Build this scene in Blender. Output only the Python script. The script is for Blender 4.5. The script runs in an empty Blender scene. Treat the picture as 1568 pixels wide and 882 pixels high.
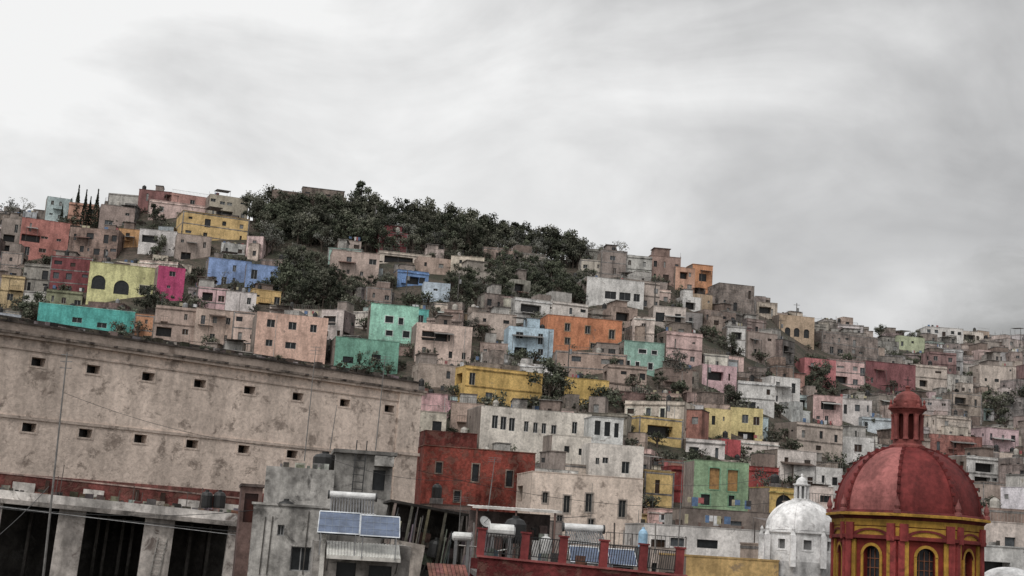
import bpy, math, random
import numpy as np
from mathutils import Vector, Matrix
rnd = random.Random(11)
F = 2154.0; CX = 784.0; CY = 441.0
PITCH = math.atan((830-441)/F); ROLL = math.radians(3.5)
RC = Matrix.Rotation(math.pi/2+PITCH,3,'X') @ Matrix.Rotation(ROLL,3,'Z')
RCT = RC.transposed()
def ray(u,v):
    w = RC @ Vector(((u-CX)/F, -(v-CY)/F, -1.0))
    return w/w.y
def P(u,v,d): return ray(u,v)*d
def proj(p):
    l = RCT @ Vector(p)
    if l.z > -1: return (-9999,-9999)
    return (CX+F*l.x/-l.z, CY-F*l.y/-l.z)
def s2l(c):
    c/=255.0
    return c/12.92 if c<=0.04045 else ((c+0.055)/1.055)**2.4
KL = 0.56
def C(r,g,b,ds=0.24):
    c=[s2l(x)/KL for x in (r,g,b)]; l=0.3*c[0]+0.55*c[1]+0.15*c[2]
    c=[x*(1-ds)+l*ds for x in c]; m=max(c)
    if m>0.78: c=[x*0.78/m for x in c]
    return tuple(c)
def mul(c,k): return tuple(min(0.85,x*k) for x in c)
def mixt(a,b,t): return tuple(x*(1-t)+y*t for x,y in zip(a,b))
def jit(c,a=0.08):
    k=1+rnd.uniform(-a,a)
    return tuple(min(0.85,max(0.01,x*k*(1+rnd.uniform(-a,a)*0.4))) for x in c)
HAZE_TINT=(0.45,0.44,0.435); HAZE_MIX=0.0  # haze painted into far wall and pane colours; the air is clear

scene = bpy.context.scene
# ------------------------------------------------------------------ materials
MATS = {}
def newmat(name):
    m = bpy.data.materials.new(name); m.use_nodes=True
    nt=m.node_tree; nt.nodes.clear()
    out=nt.nodes.new('ShaderNodeOutputMaterial'); b=nt.nodes.new('ShaderNodeBsdfPrincipled')
    nt.links.new(b.outputs[0],out.inputs[0]); MATS[name]=m
    return m,nt,b,out
def N(nt,t,**k):
    n=nt.nodes.new(t)
    for a,v in k.items(): setattr(n,a,v)
    return n
def noise(nt,vec,scale,detail=4,rough=0.55,dist=0.0):
    n=N(nt,'ShaderNodeTexNoise'); n.inputs['Scale'].default_value=scale; n.inputs['Detail'].default_value=detail
    n.inputs['Roughness'].default_value=rough; n.inputs['Distortion'].default_value=dist
    nt.links.new(vec,n.inputs['Vector']); return n.outputs['Fac']
def mapr(nt,val,a,b,c,d):
    n=N(nt,'ShaderNodeMapRange'); n.interpolation_type='SMOOTHSTEP'
    for i,x in enumerate((a,b,c,d)): n.inputs[i+1].default_value=x
    nt.links.new(val,n.inputs[0]); return n.outputs[0]
def mapping(nt,vec,sc):
    n=N(nt,'ShaderNodeMapping'); n.inputs['Scale'].default_value=sc
    nt.links.new(vec,n.inputs['Vector']); return n.outputs[0]
def mixc(nt,fac,a,b,mode='MIX'):
    n=N(nt,'ShaderNodeMix',data_type='RGBA',blend_type=mode)
    for s,x in ((n.inputs[0],fac),(n.inputs[6],a),(n.inputs[7],b)):
        if isinstance(x,(int,float)): s.default_value=x
        elif isinstance(x,tuple): s.default_value=(*x,1)
        else: nt.links.new(x,s)
    return n.outputs[2]
def mth(nt,op,a,b):
    n=N(nt,'ShaderNodeMath',operation=op)
    for i,x in enumerate((a,b)):
        if isinstance(x,(int,float)): n.inputs[i].default_value=x
        else: nt.links.new(x,n.inputs[i])
    return n.outputs[0]
def stucco(name,peel_lo,peel_hi,peelcol,grime=0.55,nscale=0.35,peelscale=0.5,bumps=0.3,brick=False,streak=0.5,rough=0.92,peelmax=0.85,pd=0.6,fine=0.74):
    m,nt,b,out=newmat(name)
    at=N(nt,'ShaderNodeAttribute',attribute_name='Col'); geo=N(nt,'ShaderNodeNewGeometry'); pos=geo.outputs['Position']
    n1=noise(nt,pos,nscale,7,0.65)
    f1=mapr(nt,n1,0.3,0.65,grime,1.12)
    st=noise(nt,mapping(nt,pos,(0.9,0.9,0.2)),1.0,6,0.62)
    f2=mapr(nt,st,0.33,0.58,streak,1.05)
    n3=noise(nt,pos,3.2,5,0.75); f3=mapr(nt,n3,0.3,0.7,fine,1.16)
    f=mth(nt,'MULTIPLY',mth(nt,'MULTIPLY',f1,f2),f3)
    cc=N(nt,'ShaderNodeCombineColor')
    for i in range(3): nt.links.new(f,cc.inputs[i])
    col=at.outputs['Color']
    if brick:
        sx=N(nt,'ShaderNodeSeparateXYZ'); nt.links.new(pos,sx.inputs[0])
        cb=N(nt,'ShaderNodeCombineXYZ'); nt.links.new(mth(nt,'ADD',sx.outputs[0],mth(nt,'MULTIPLY',sx.outputs[1],0.8)),cb.inputs[0]); nt.links.new(sx.outputs[2],cb.inputs[1])
        bt=N(nt,'ShaderNodeTexBrick'); nt.links.new(cb.outputs[0],bt.inputs['Vector'])
        bt.inputs['Scale'].default_value=1.0; bt.inputs['Brick Width'].default_value=0.42; bt.inputs['Row Height'].default_value=0.2; bt.inputs['Mortar Size'].default_value=0.018
        bt.inputs['Color1'].default_value=(0.75,0.75,0.75,1); bt.inputs['Color2'].default_value=(1.15,1.08,1.05,1); bt.inputs['Mortar'].default_value=(1.2,1.25,1.25,1)
        col=mixc(nt,1.0,col,bt.outputs['Color'],'MULTIPLY')
    col=mixc(nt,1.0,col,cc.outputs[0],'MULTIPLY')
    pn=noise(nt,pos,peelscale,9,0.68,pd); pf=mapr(nt,pn,peel_lo,peel_hi,0.0,peelmax)
    pc=mixc(nt,n3,mul(peelcol,0.6),peelcol)
    col=mixc(nt,pf,col,pc)
    nt.links.new(col,b.inputs['Base Color']); b.inputs['Roughness'].default_value=rough
    b.inputs['Specular IOR Level'].default_value=0.2
    bp=N(nt,'ShaderNodeBump'); bp.inputs['Strength'].default_value=bumps; bp.inputs['Distance'].default_value=0.12
    nt.links.new(mth(nt,'ADD',n3,mth(nt,'MULTIPLY',pf,-0.8)),bp.inputs['Height']); nt.links.new(bp.outputs[0],b.inputs['Normal'])
    return m
stucco('stucco',0.56,0.66,(0.17,0.135,0.118),grime=0.54,streak=0.55,peelscale=0.8)
stucco('clean_stucco',0.60,0.68,(0.24,0.20,0.18),grime=0.72,streak=0.72,peelscale=0.9,peelmax=0.6)
stucco('brickwork',0.58,0.70,(0.23,0.205,0.185),grime=0.45,brick=True,streak=0.52)
stucco('old_plaster',0.53,0.66,(0.235,0.185,0.155),grime=0.76,nscale=0.14,peelscale=0.7,bumps=0.6,streak=0.8,peelmax=0.72,pd=0.15,fine=0.78)
stucco('flaking_paint',0.49,0.58,(0.21,0.12,0.095),grime=0.45,peelscale=1.1,bumps=0.6,streak=0.5,peelmax=0.6,fine=0.55)
stucco('concrete',0.54,0.68,(0.09,0.085,0.08),grime=0.46,nscale=0.7,peelscale=1.1,streak=0.46,fine=0.68)
stucco('dome_paint',0.56,0.72,(0.085,0.03,0.028),grime=0.68,nscale=0.6,peelscale=1.2,bumps=0.2,streak=0.62,rough=0.7,peelmax=0.6)
def simple(name,rough,metal=0.0,spec=0.5,var=True):
    m,nt,b,out=newmat(name)
    at=N(nt,'ShaderNodeAttribute',attribute_name='Col'); geo=N(nt,'ShaderNodeNewGeometry')
    n=noise(nt,geo.outputs['Position'],2.5,5,0.65); f=mapr(nt,n,0.3,0.7,0.6,1.1)
    cc=N(nt,'ShaderNodeCombineColor')
    for i in range(3): nt.links.new(f,cc.inputs[i])
    nt.links.new(mixc(nt,1.0,at.outputs['Color'],cc.outputs[0],'MULTIPLY'),b.inputs['Base Color'])
    b.inputs['Roughness'].default_value=rough; b.inputs['Metallic'].default_value=metal; b.inputs['Specular IOR Level'].default_value=spec
simple('glass',0.25,0,0.3); simple('metal',0.5,0.25); simple('plastic',0.55); simple('bark',0.95,0,0.1)
m,nt,b,out=newmat('foliage')
at=N(nt,'ShaderNodeAttribute',attribute_name='Col'); oi=N(nt,'ShaderNodeObjectInfo')
hs=N(nt,'ShaderNodeHueSaturation'); nt.links.new(at.outputs['Color'],hs.inputs['Color'])
nt.links.new(mapr(nt,oi.outputs['Random'],0,1,0.7,1.5),hs.inputs['Value']); hs.inputs['Saturation'].default_value=0.75
nt.links.new(hs.outputs[0],b.inputs['Base Color']); b.inputs['Roughness'].default_value=0.8; b.inputs['Specular IOR Level'].default_value=0.15
m,nt,b,out=newmat('hillside_soil')
geo=N(nt,'ShaderNodeNewGeometry'); pos=geo.outputs['Position']
c=mixc(nt,mapr(nt,noise(nt,pos,0.12,8,0.7),0.4,0.6,0,1),(0.045,0.05,0.03),(0.13,0.10,0.08))
c=mixc(nt,mapr(nt,noise(nt,pos,1.1,6,0.7),0.45,0.6,0,0.8),c,(0.05,0.045,0.035))
nt.links.new(c,b.inputs['Base Color']); b.inputs['Roughness'].default_value=1
bp=N(nt,'ShaderNodeBump'); bp.inputs['Distance'].default_value=0.6; nt.links.new(noise(nt,pos,1.2,6,0.7),bp.inputs['Height']); nt.links.new(bp.outputs[0],b.inputs['Normal'])
MORDER=['stucco','clean_stucco','brickwork','old_plaster','flaking_paint','concrete','dome_paint','glass','metal','plastic','bark','foliage']
MI={n:i for i,n in enumerate(MORDER)}

# ------------------------------------------------------------------ mesh builder
class MB:
    def __init__(s): s.v=[];s.f=[];s.c=[];s.m=[]
    def poly(s,pts,col,mat):
        i=len(s.v); s.v.extend([tuple(p) for p in pts]); s.f.append(tuple(range(i,i+len(pts)))); s.c.append(col); s.m.append(MI[mat])
    def box(s,x0,x1,y0,y1,z0,z1,col,mat,bottom=True):
        s.poly([(x0,y0,z0),(x1,y0,z0),(x1,y0,z1),(x0,y0,z1)],col,mat)
        s.poly([(x1,y0,z0),(x1,y1,z0),(x1,y1,z1),(x1,y0,z1)],col,mat)
        s.poly([(x1,y1,z0),(x0,y1,z0),(x0,y1,z1),(x1,y1,z1)],col,mat)
        s.poly([(x0,y1,z0),(x0,y0,z0),(x0,y0,z1),(x0,y1,z1)],col,mat)
        s.poly([(x0,y0,z1),(x1,y0,z1),(x1,y1,z1),(x0,y1,z1)],col,mat)
        if bottom: s.poly([(x0,y1,z0),(x1,y1,z0),(x1,y0,z0),(x0,y0,z0)],col,mat)
    def lathe(s,prof,n,col,mat,cx=0,cy=0,ph=0.0,colf=None,caps=True):
        for k in range(n):
            a=ph+2*math.pi*k/n; b=ph+2*math.pi*(k+1)/n
            for i in range(len(prof)-1):
                (r0,z0),(r1,z1)=prof[i],prof[i+1]
                pts=[(cx+r0*math.cos(a),cy+r0*math.sin(a),z0),(cx+r0*math.cos(b),cy+r0*math.sin(b),z0),(cx+r1*math.cos(b),cy+r1*math.sin(b),z1),(cx+r1*math.cos(a),cy+r1*math.sin(a),z1)]
                if r1<1e-4: pts=pts[:3]
                elif r0<1e-4: pts=[pts[0],pts[2],pts[3]]
                s.poly(pts,colf(k,i) if colf else col,mat)
        if caps and prof[-1][0]>1e-4:
            r,z=prof[-1]; s.poly([(cx+r*math.cos(ph+2*math.pi*k/n),cy+r*math.sin(ph+2*math.pi*k/n),z) for k in range(n)],col,mat)
    def tube(s,p,q,r,col,mat,n=5,r2=None):
        p=Vector(p);q=Vector(q); d=(q-p)
        if d.length<1e-6: return
        d.normalize(); a=d.orthogonal().normalized(); b=d.cross(a); r2=r if r2 is None else r2
        for k in range(n):
            t0=2*math.pi*k/n; t1=2*math.pi*(k+1)/n
            e0=a*math.cos(t0)+b*math.sin(t0); e1=a*math.cos(t1)+b*math.sin(t1)
            s.poly([p+e0*r,p+e1*r,q+e1*r2,q+e0*r2],col,mat)
        if n>6:
            s.poly([q+(a*math.cos(2*math.pi*k/n)+b*math.sin(2*math.pi*k/n))*r2 for k in range(n)],col,mat)
            s.poly([p+(a*math.cos(-2*math.pi*k/n)+b*math.sin(-2*math.pi*k/n))*r for k in range(n)],col,mat)
    def wall(s,o,dx,w,z0,z1,ops,col,mat,rev=0.2,panecol=(0.025,0.028,0.03),frame=None,trim=None):
        nx,ny=dx[1],-dx[0]
        def pt(x,z,off=0.0): return (o[0]+dx[0]*x-nx*off, o[1]+dx[1]*x-ny*off, z)
        good=[]
        for q in ops:
            if q[0]<0.05 or q[1]>w-0.05 or q[2]<z0+0.05 or q[3]>z1-0.05: continue
            if any(not(q[1]<g[0]+0.001 or q[0]>g[1]-0.001 or q[3]<g[2] or q[2]>g[3]) for g in good): continue
            good.append(q)
        xs=sorted(set([0,w]+[q[0] for q in good]+[q[1] for q in good])); zs=sorted(set([z0,z1]+[q[2] for q in good]+[q[3] for q in good]))
        for j in range(len(zs)-1):
            run=None
            for i in range(len(xs)-1):
                xm=(xs[i]+xs[i+1])/2; zm=(zs[j]+zs[j+1])/2
                ins=any(q[0]<xm<q[1] and q[2]<zm<q[3] for q in good)
                if ins:
                    if run is not None: s.poly([pt(run,zs[j]),pt(xs[i],zs[j]),pt(xs[i],zs[j+1]),pt(run,zs[j+1])],col,mat); run=None
                elif run is None: run=xs[i]
            if run is not None: s.poly([pt(run,zs[j]),pt(w,zs[j]),pt(w,zs[j+1]),pt(run,zs[j+1])],col,mat)
        for q in good:
            x0,x1,a,b=q[:4]; kind=q[4] if len(q)>4 else 'w'
            r=rev if kind!='deep' else rev*6
            dc=mul(col,0.8)
            s.poly([pt(x0,a),pt(x0,b),pt(x0,b,r),pt(x0,a,r)],dc,mat); s.poly([pt(x1,b),pt(x1,a),pt(x1,a,r),pt(x1,b,r)],dc,mat)
            s.poly([pt(x0,b),pt(x1,b),pt(x1,b,r),pt(x0,b,r)],dc,mat); s.poly([pt(x1,a),pt(x0,a),pt(x0,a,r),pt(x1,a,r)],dc,mat)
            s.poly([pt(x0,a,r),pt(x1,a,r),pt(x1,b,r),pt(x0,b,r)],mixt(q[5] if len(q)>5 and q[5] else panecol,HAZE_TINT,HAZE_MIX*0.3),'glass')
            if kind=='arch':
                cxm=(x0+x1)/2; Rr=(x1-x0)/2; n=6
                for sgn in (-1,1):
                    pts=[pt(cxm+sgn*Rr,b)]
                    for k in range(n+1):
                        t=math.pi/2*k/n; pts.append(pt(cxm+sgn*Rr*math.cos(t),b-Rr+Rr*math.sin(t)))
                    if sgn>0: pts=pts[::-1]
                    s.poly(pts,col,mat)
            if frame and kind=='w':
                t=0.05; rr=r-0.03; fr=frame
                for (fa,fb,fc,fd) in ((x0,x0+t,a,b),(x1-t,x1,a,b),(x0+t,x1-t,b-t,b),(x0+t,x1-t,a,a+t),((x0+x1)/2-t/2,(x0+x1)/2+t/2,a+t,b-t)):
                    s.poly([pt(fa,fc,rr),pt(fb,fc,rr),pt(fb,fd,rr),pt(fa,fd,rr)],fr,'plastic')
            if trim and kind in('w','deep'):
                t=0.13; pr=-0.04
                for (fa,fb,fc,fd) in ((x0-t,x0,a-t,b+t),(x1,x1+t,a-t,b+t),(x0,x1,b,b+t),(x0,x1,a-t,a)):
                    s.poly([pt(fa,fc,pr),pt(fb,fc,pr),pt(fb,fd,pr),pt(fa,fd,pr)],trim,mat)
                    s.poly([pt(fa,fc,0),pt(fb,fc,0),pt(fb,fc,pr),pt(fa,fc,pr)],trim,mat)
                    s.poly([pt(fa,fd,pr),pt(fb,fd,pr),pt(fb,fd,0),pt(fa,fd,0)],trim,mat)
                    s.poly([pt(fa,fc,0),pt(fa,fc,pr),pt(fa,fd,pr),pt(fa,fd,0)],trim,mat)
                    s.poly([pt(fb,fc,pr),pt(fb,fc,0),pt(fb,fd,0),pt(fb,fd,pr)],trim,mat)
    def mesh(s,name):
        me=bpy.data.meshes.new(name); me.from_pydata(s.v,[],s.f)
        used=sorted(set(s.m)); rem={g:i for i,g in enumerate(used)}
        for g in used: me.materials.append(MATS[MORDER[g]])
        me.polygons.foreach_set('material_index',[rem[g] for g in s.m])
        ca=me.color_attributes.new('Col','FLOAT_COLOR','CORNER')
        arr=np.ones((len(me.loops),4),dtype=np.float32); cnt=[len(f) for f in s.f]
        arr[:,:3]=np.repeat(np.array(s.c,dtype=np.float32)[:,:3],cnt,axis=0)
        ca.data.foreach_set('color',arr.ravel()); me.update(); return me
    def obj(s,name,M=None,parent=None):
        o=bpy.data.objects.new(name,s.mesh(name)); scene.collection.objects.link(o)
        if M is not None: o.matrix_world=M
        if parent: o.parent=parent
        return o
def empty(name):
    e=bpy.data.objects.new(name,None); scene.collection.objects.link(e); return e

class Pl:
    def __init__(s,u,v,d,yaw,tilt=0.0):
        s.o=P(u,v,d); s.y=Vector((-math.sin(yaw),math.cos(yaw),0))
        s.x=Vector((math.cos(yaw)*math.cos(tilt),math.sin(yaw)*math.cos(tilt),-math.sin(tilt))); s.z=s.x.cross(s.y)
        s.M=Matrix.Translation(s.o)@Matrix((s.x,s.y,s.z)).transposed().to_4x4()
    def uv(s,u,v):
        r=ray(u,v); t=s.o.dot(s.y)/r.dot(s.y); p=r*t-s.o; return p.dot(s.x),p.dot(s.z)

# ------------------------------------------------------------------ terrain
crest=[(-600,345,350),(-200,338,350),(0,345,350),(80,338,350),(200,322,350),(400,335,345),(530,343,345),(600,350,345),(700,366,340),(800,386,335),(870,402,335),(950,410,330),(1000,420,330),(1100,458,335),(1180,488,350),(1250,508,370),(1350,522,400),(1450,524,430),(1568,530,450),(1800,545,470),(2300,560,500)]
ca=[];ce=[];cd=[]
for u,v,d in crest:
    r=ray(u,v); ca.append(r.x); ce.append(r.z); cd.append(d)
E0=-0.12; D0=120.0
def H(x,y):
    if y<=D0: return E0*D0
    a=x/y; Ec=float(np.interp(a,ca,ce)); Dc=float(np.interp(a,ca,cd))
    if y<=Dc:
        t=(y-D0)/(Dc-D0); return y*(E0+(Ec-E0)*t**0.62)
    return max(E0*D0, Dc*Ec-(y-Dc)*0.10-max(0,y-Dc-60)*0.12)
def hit(u,v):
    r=ray(u,v); Dc=float(np.interp(r.x,ca,cd)); d=D0+1
    while d<Dc+25:
        if r.z*d<=H(r.x*d,d): return d
        d+=1.0
    return Dc
aj=list(np.linspace(-0.6,0.6,121)); aj=[-12,-6,-3,-1.6,-1,-0.75]+aj+[0.75,1,1.6,3,6,12]
ys=[-400,-100,0,60,115]+list(np.arange(120,520,4.0))+[540,580,640,720,850,1100,1600,2600]
vs=[];fs=[]
for y in ys:
    for a in aj:
        x=a*max(y,160.0); hz=H(x,y)
        if y>D0+5: hz+=0.35*math.sin(x*0.31+y*0.13)+0.3*math.sin(y*0.37-x*0.17)
        vs.append((x,y,hz))
n=len(aj)
for j in range(len(ys)-1):
    for i in range(n-1): fs.append((j*n+i,j*n+i+1,(j+1)*n+i+1,(j+1)*n+i))
me=bpy.data.meshes.new('ground'); me.from_pydata(vs,[],fs); me.materials.append(MATS['hillside_soil'])
g=bpy.data.objects.new('ground',me); scene.collection.objects.link(g)

# ------------------------------------------------------------------ house generator
def tinaco(mb,x,y,z,r=0.55,h=1.1,col=(0.02,0.02,0.02)):
    mb.lathe([(r*0.96,z),(r,z+0.1),(r,z+h*0.75),(r*0.75,z+h*0.92),(r*0.3,z+h),(r*0.3,z+h+0.08)],12,col,'plastic',x,y)
PANES=[None,None,None,(0.10,0.11,0.12),(0.05,0.03,0.02),(0.3,0.3,0.29)]
def auto_ops(w,ztop,zlow,R,dens=0.75,small=False):
    ops=[]; st=R.uniform(2.6,3.1); nc=max(1,int(w/R.uniform(1.7,3.4)))
    z=ztop-R.uniform(0.8,1.3)
    while z-1.3>zlow:
        ww=R.uniform(0.6,1.3); hh=R.uniform(0.8,1.5)
        if small: ww*=0.7;hh*=0.7
        if R.random()<0.2 and w>4: # wide loggia opening
            a=R.uniform(0.2,w*0.3); ops.append((a,a+R.uniform(2,w*0.6),z-1.7,z,'deep',(0.03,0.03,0.03)))
        for k in range(nc):
            if R.random()>dens: continue
            cx=w*(k+0.5)/nc+R.uniform(-0.35,0.35); wk=ww*R.choice((1,1,1,1.5,0.55)); h2=hh*R.choice((1,1,1,0.5)); zt=z-R.choice((0,0,0.15,0.4))
            zb=zt-h2
            if R.random()<0.16: zb=zt-2.0
            ops.append((cx-wk/2,cx+wk/2,zb,zt,'w',R.choice(PANES)))
        z-=st
    return ops
def rail(mb,a,b,y,z,R,col=(0.05,0.05,0.05)):
    n=max(3,int((b-a)/0.35))
    for k in range(n+1): q=a+(b-a)*k/n; mb.tube((q,y,z),(q,y,z+0.85),0.02,col,'metal',3)
    mb.tube((a,y,z+0.86),(b,y,z+0.86),0.03,col,'metal',3)
def box_room(mb,xx,yy,rw,dd,rz,rh,col,mat,R,ops=None):
    for oo,dx,ww,op in (((xx,yy),(1,0),rw,ops if ops is not None else auto_ops(rw,rz+rh,rz,R,0.7)),((xx+rw,yy),(0,1),dd,[]),((xx,yy+dd),(0,-1),dd,[]),((xx+rw,yy+dd),(-1,0),rw,[])):
        mb.wall(oo,dx,ww,rz,rz+rh,op,col,mat)
    ov=R.choice((0.0,0.1,0.25)); mb.box(xx-ov-.01,xx+rw+ov+.01,yy-ov-.01,yy+dd+.03,rz+rh,rz+rh+0.13,R.choice([(0.3,0.28,0.26),(0.18,0.16,0.15),mul(col,.8)]),'concrete')
def house_mesh(mb,x0,x1,dp,ztop,zbot,col,side=None,mat='stucco',smat=None,ops=None,sops=None,R=rnd,vis=None,frame=None,trim=None,cop=None,ph=0.5,extras=True,rev=0.2,rich=False):
    side=side or col; smat=smat or mat; w=x1-x0; vis=ztop-7 if vis is None else vis
    if ops is None: ops=auto_ops(w,ztop,vis,R)
    else: ops=[(q[0]-x0,q[1]-x0)+tuple(q[2:]) for q in ops]
    mb.wall((x0,0),(1,0),w,zbot,ztop,ops,col,mat,rev=rev,frame=frame,trim=trim)
    so=auto_ops(dp,ztop,vis,R,0.4,True) if sops is None else sops
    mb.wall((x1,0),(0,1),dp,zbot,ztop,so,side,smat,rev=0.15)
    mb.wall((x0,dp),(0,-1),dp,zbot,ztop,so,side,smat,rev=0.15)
    mb.wall((x1,dp),(-1,0),w,zbot,ztop,[],side,smat)
    t=0.16; rz=ztop-ph; rc=(0.2,0.19,0.18); cc=cop or mul(col,R.uniform(0.5,0.9)); o=R.choice((0.0,0.04,0.08))+0.004; th=R.uniform(0.05,0.14)
    mb.poly([(x0+t,t,rz),(x1-t,t,rz),(x1-t,dp-t,rz),(x0+t,dp-t,rz)],rc,'concrete')
    mb.poly([(x1-t,t,rz),(x0+t,t,rz),(x0+t,t,ztop),(x1-t,t,ztop)],side,smat)
    mb.poly([(x0+t,dp-t,rz),(x1-t,dp-t,rz),(x1-t,dp-t,ztop),(x0+t,dp-t,ztop)],side,smat)
    mb.poly([(x0+t,t,rz),(x0+t,dp-t,rz),(x0+t,dp-t,ztop),(x0+t,t,ztop)],side,smat)
    mb.poly([(x1-t,dp-t,rz),(x1-t,t,rz),(x1-t,t,ztop),(x1-t,dp-t,ztop)],side,smat)
    z1=ztop+th
    mb.box(x0-o,x1+o,-o,t,ztop,z1,cc,mat); mb.box(x0-o,x1+o,dp-t,dp+o,ztop,z1,cc,mat)
    mb.box(x0-o,x0+t,t,dp-t,ztop,z1,cc,mat); mb.box(x1-t,x1+o,t,dp-t,ztop,z1,cc,mat)
    if extras:
        if R.random()<0.45:
            rx=R.uniform(x0+0.8,max(x0+0.9,x1-0.8)); ry=R.uniform(0.8,max(0.9,dp-1)); kc=R.choice([(0.02,0.02,0.02)]*3+[(0.3,0.3,0.3),(0.5,0.47,0.42)])
            bz=R.uniform(0.3,1.2); mb.box(rx-0.5,rx+0.5,ry-0.5,ry+0.5,rz,rz+bz,(0.25,0.23,0.22),'concrete'); tinaco(mb,rx,ry,rz+bz,R.uniform(0.4,0.55),R.uniform(0.9,1.3),kc)
        if w>4.0 and dp>4 and R.random()<0.42:
            rw=R.uniform(1.8,w*0.6); xx=R.uniform(x0+0.2,x1-rw-0.2); rh=R.uniform(1.7,2.9); yy=R.uniform(0.3,dp*0.4)
            box_room(mb,xx,yy,rw,dp-0.3-yy,rz,rh,R.choice([col,side,(0.34,0.29,0.26),(0.5,0.48,0.45),(0.28,0.22,0.19)]),R.choice((mat,smat)),R)
        if R.random()<0.35:
            for k in range(R.randint(2,6)):
                px=R.choice((x0+0.08,x1-0.08,(x0+x1)/2))+R.uniform(-.12,.12); mb.tube((px,0.08,ztop),(px+R.uniform(-.05,.05),0.1,ztop+R.uniform(0.5,1.3)),0.03,(0.08,0.05,0.04),'metal',3)
        if R.random()<0.35:
            px=R.uniform(x0+.3,x1-.3); mb.tube((px,dp*0.5,rz),(px+R.uniform(-.1,.1),dp*0.5,ztop+R.uniform(1.5,3.2)),0.035,(0.12,0.12,0.12),'metal',3)
            for k in range(3): mb.tube((px-0.4+0.05*k,dp*0.5,ztop+1.4-0.15*k),(px+0.4-0.05*k,dp*0.5,ztop+1.4-0.15*k),0.02,(0.2,0.2,0.2),'metal',3)
        if R.random()<0.3:
            zz=ztop-R.uniform(2.2,3.2); a=x0+R.uniform(0.2,w*0.4); bb=min(x1-0.2,a+R.uniform(1.2,3))
            mb.box(a,bb,-0.8,-0.004,zz-0.12,zz,mul(col,0.8),mat); rail(mb,a,bb,-.76,zz,R)
        if R.random()<0.4:
            px=x0+R.uniform(0.2,w-0.2); mb.tube((px,-0.05,ztop-0.3),(px,-0.05,zbot+1),0.045,R.choice([(0.1,0.08,0.07),(0.5,0.5,0.48)]),'plastic',4)
    if rich:
        q=R.random()
        if q<0.22:
            mb.box(x0-0.12,x1+0.12,-0.16,-0.003,ztop-0.55,ztop-0.38,mul(col,R.choice((0.6,1.25))),'concrete')
            if ztop>4.5: mb.box(x0-0.06,x1+0.06,-0.1,-0.003,ztop-3.3,ztop-3.1,mul(col,0.6),'concrete')
        elif q<0.42:
            gc=(0.32,0.30,0.285)
            for xx in (x0,x1-0.25): mb.box(xx,xx+0.25,-0.035,-0.003,zbot,ztop-0.02,gc,'concrete')
            zz=ztop-0.35
            while zz>-2: mb.box(x0+0.25,x1-0.25,-0.035,-0.003,zz,zz+0.22,gc,'concrete'); mb.box(x1+.003,x1+.03,0.02,dp-.02,zz,zz+0.22,gc,'concrete'); mb.box(x0-.03,x0-.003,0.02,dp-.02,zz,zz+0.22,gc,'concrete'); zz-=2.7
        elif q<0.58:
            a=R.uniform(x0,x0+w*0.4); bb=R.uniform(a+1.5,x1); zz=ztop-R.uniform(0.9,2.5); k=R.choice([(0.25,0.24,0.23),(0.14,0.1,0.08),(0.5,0.5,0.48),(0.2,0.11,0.09)])
            mb.poly([(a,-1.5,zz-.4),(bb,-1.5,zz-.4),(bb,-.01,zz),(a,-.01,zz)],k,'metal'); mb.box(a,bb,-1.54,-1.5,zz-.48,zz-.38,k,'metal')
            for xx in (a+.05,bb-.05): mb.tube((xx,-1.45,zz-.45),(xx,-1.45,zz-3.5),0.05,(0.15,0.13,0.12),'metal',4)
        if R.random()<0.18: rail(mb,x0,x1,0.06,ztop+th,R,R.choice([(0.05,0.05,0.05),(0.35,0.33,0.3)]))
        if R.random()<0.14 and w>4:
            a=R.uniform(x0+.2,x0+w*.4); bb=min(x1-.2,a+R.uniform(2,3.5)); zz=rz+R.uniform(2.0,2.5)
            mb.poly([(a-.2,.2,zz),(bb+.2,.2,zz),(bb+.2,dp*.7,zz+.35),(a-.2,dp*.7,zz+.35)],R.choice([(.45,.45,.44),(.15,.12,.11),(.25,.23,.21)]),'metal')
            for xx in (a,bb):
                for yy in (.3,dp*.68): mb.tube((xx,yy,rz),(xx,yy,zz),.05,(.15,.13,.12),'metal',4)
        if R.random()<0.2:
            za=rz+1.7
            for k in range(R.randint(3,7)):
                xx=x0+0.4+(w-0.8)*R.random(); c=R.choice([(0.7,0.7,0.7),(0.4,0.12,0.12),(0.12,0.2,0.35),(0.5,0.45,0.3),(0.05,0.05,0.05)]); mb.box(xx,xx+R.uniform(.3,.7),dp*.4+k*.01,dp*.4+.005+k*.01,za-R.uniform(.5,.9),za,c,'plastic')
            for xx in (x0+.2,x1-.2): mb.tube((xx,dp*.4,rz),(xx,dp*.4,za+.1),0.03,(.1,.1,.1),'metal',3)
        if R.random()<0.3:
            for k in range(R.randint(2,6)):
                xx=R.uniform(x0+.3,x1-.7); yy=R.uniform(.2,dp*.5); s=R.uniform(.2,.6); mb.box(xx,xx+s,yy,yy+s,rz+.003*k,rz+ph+R.uniform(.1,.6),R.choice([(.3,.27,.24),(.1,.09,.08),(.2,.14,.12),(.5,.48,.45)]),'concrete')

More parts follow.
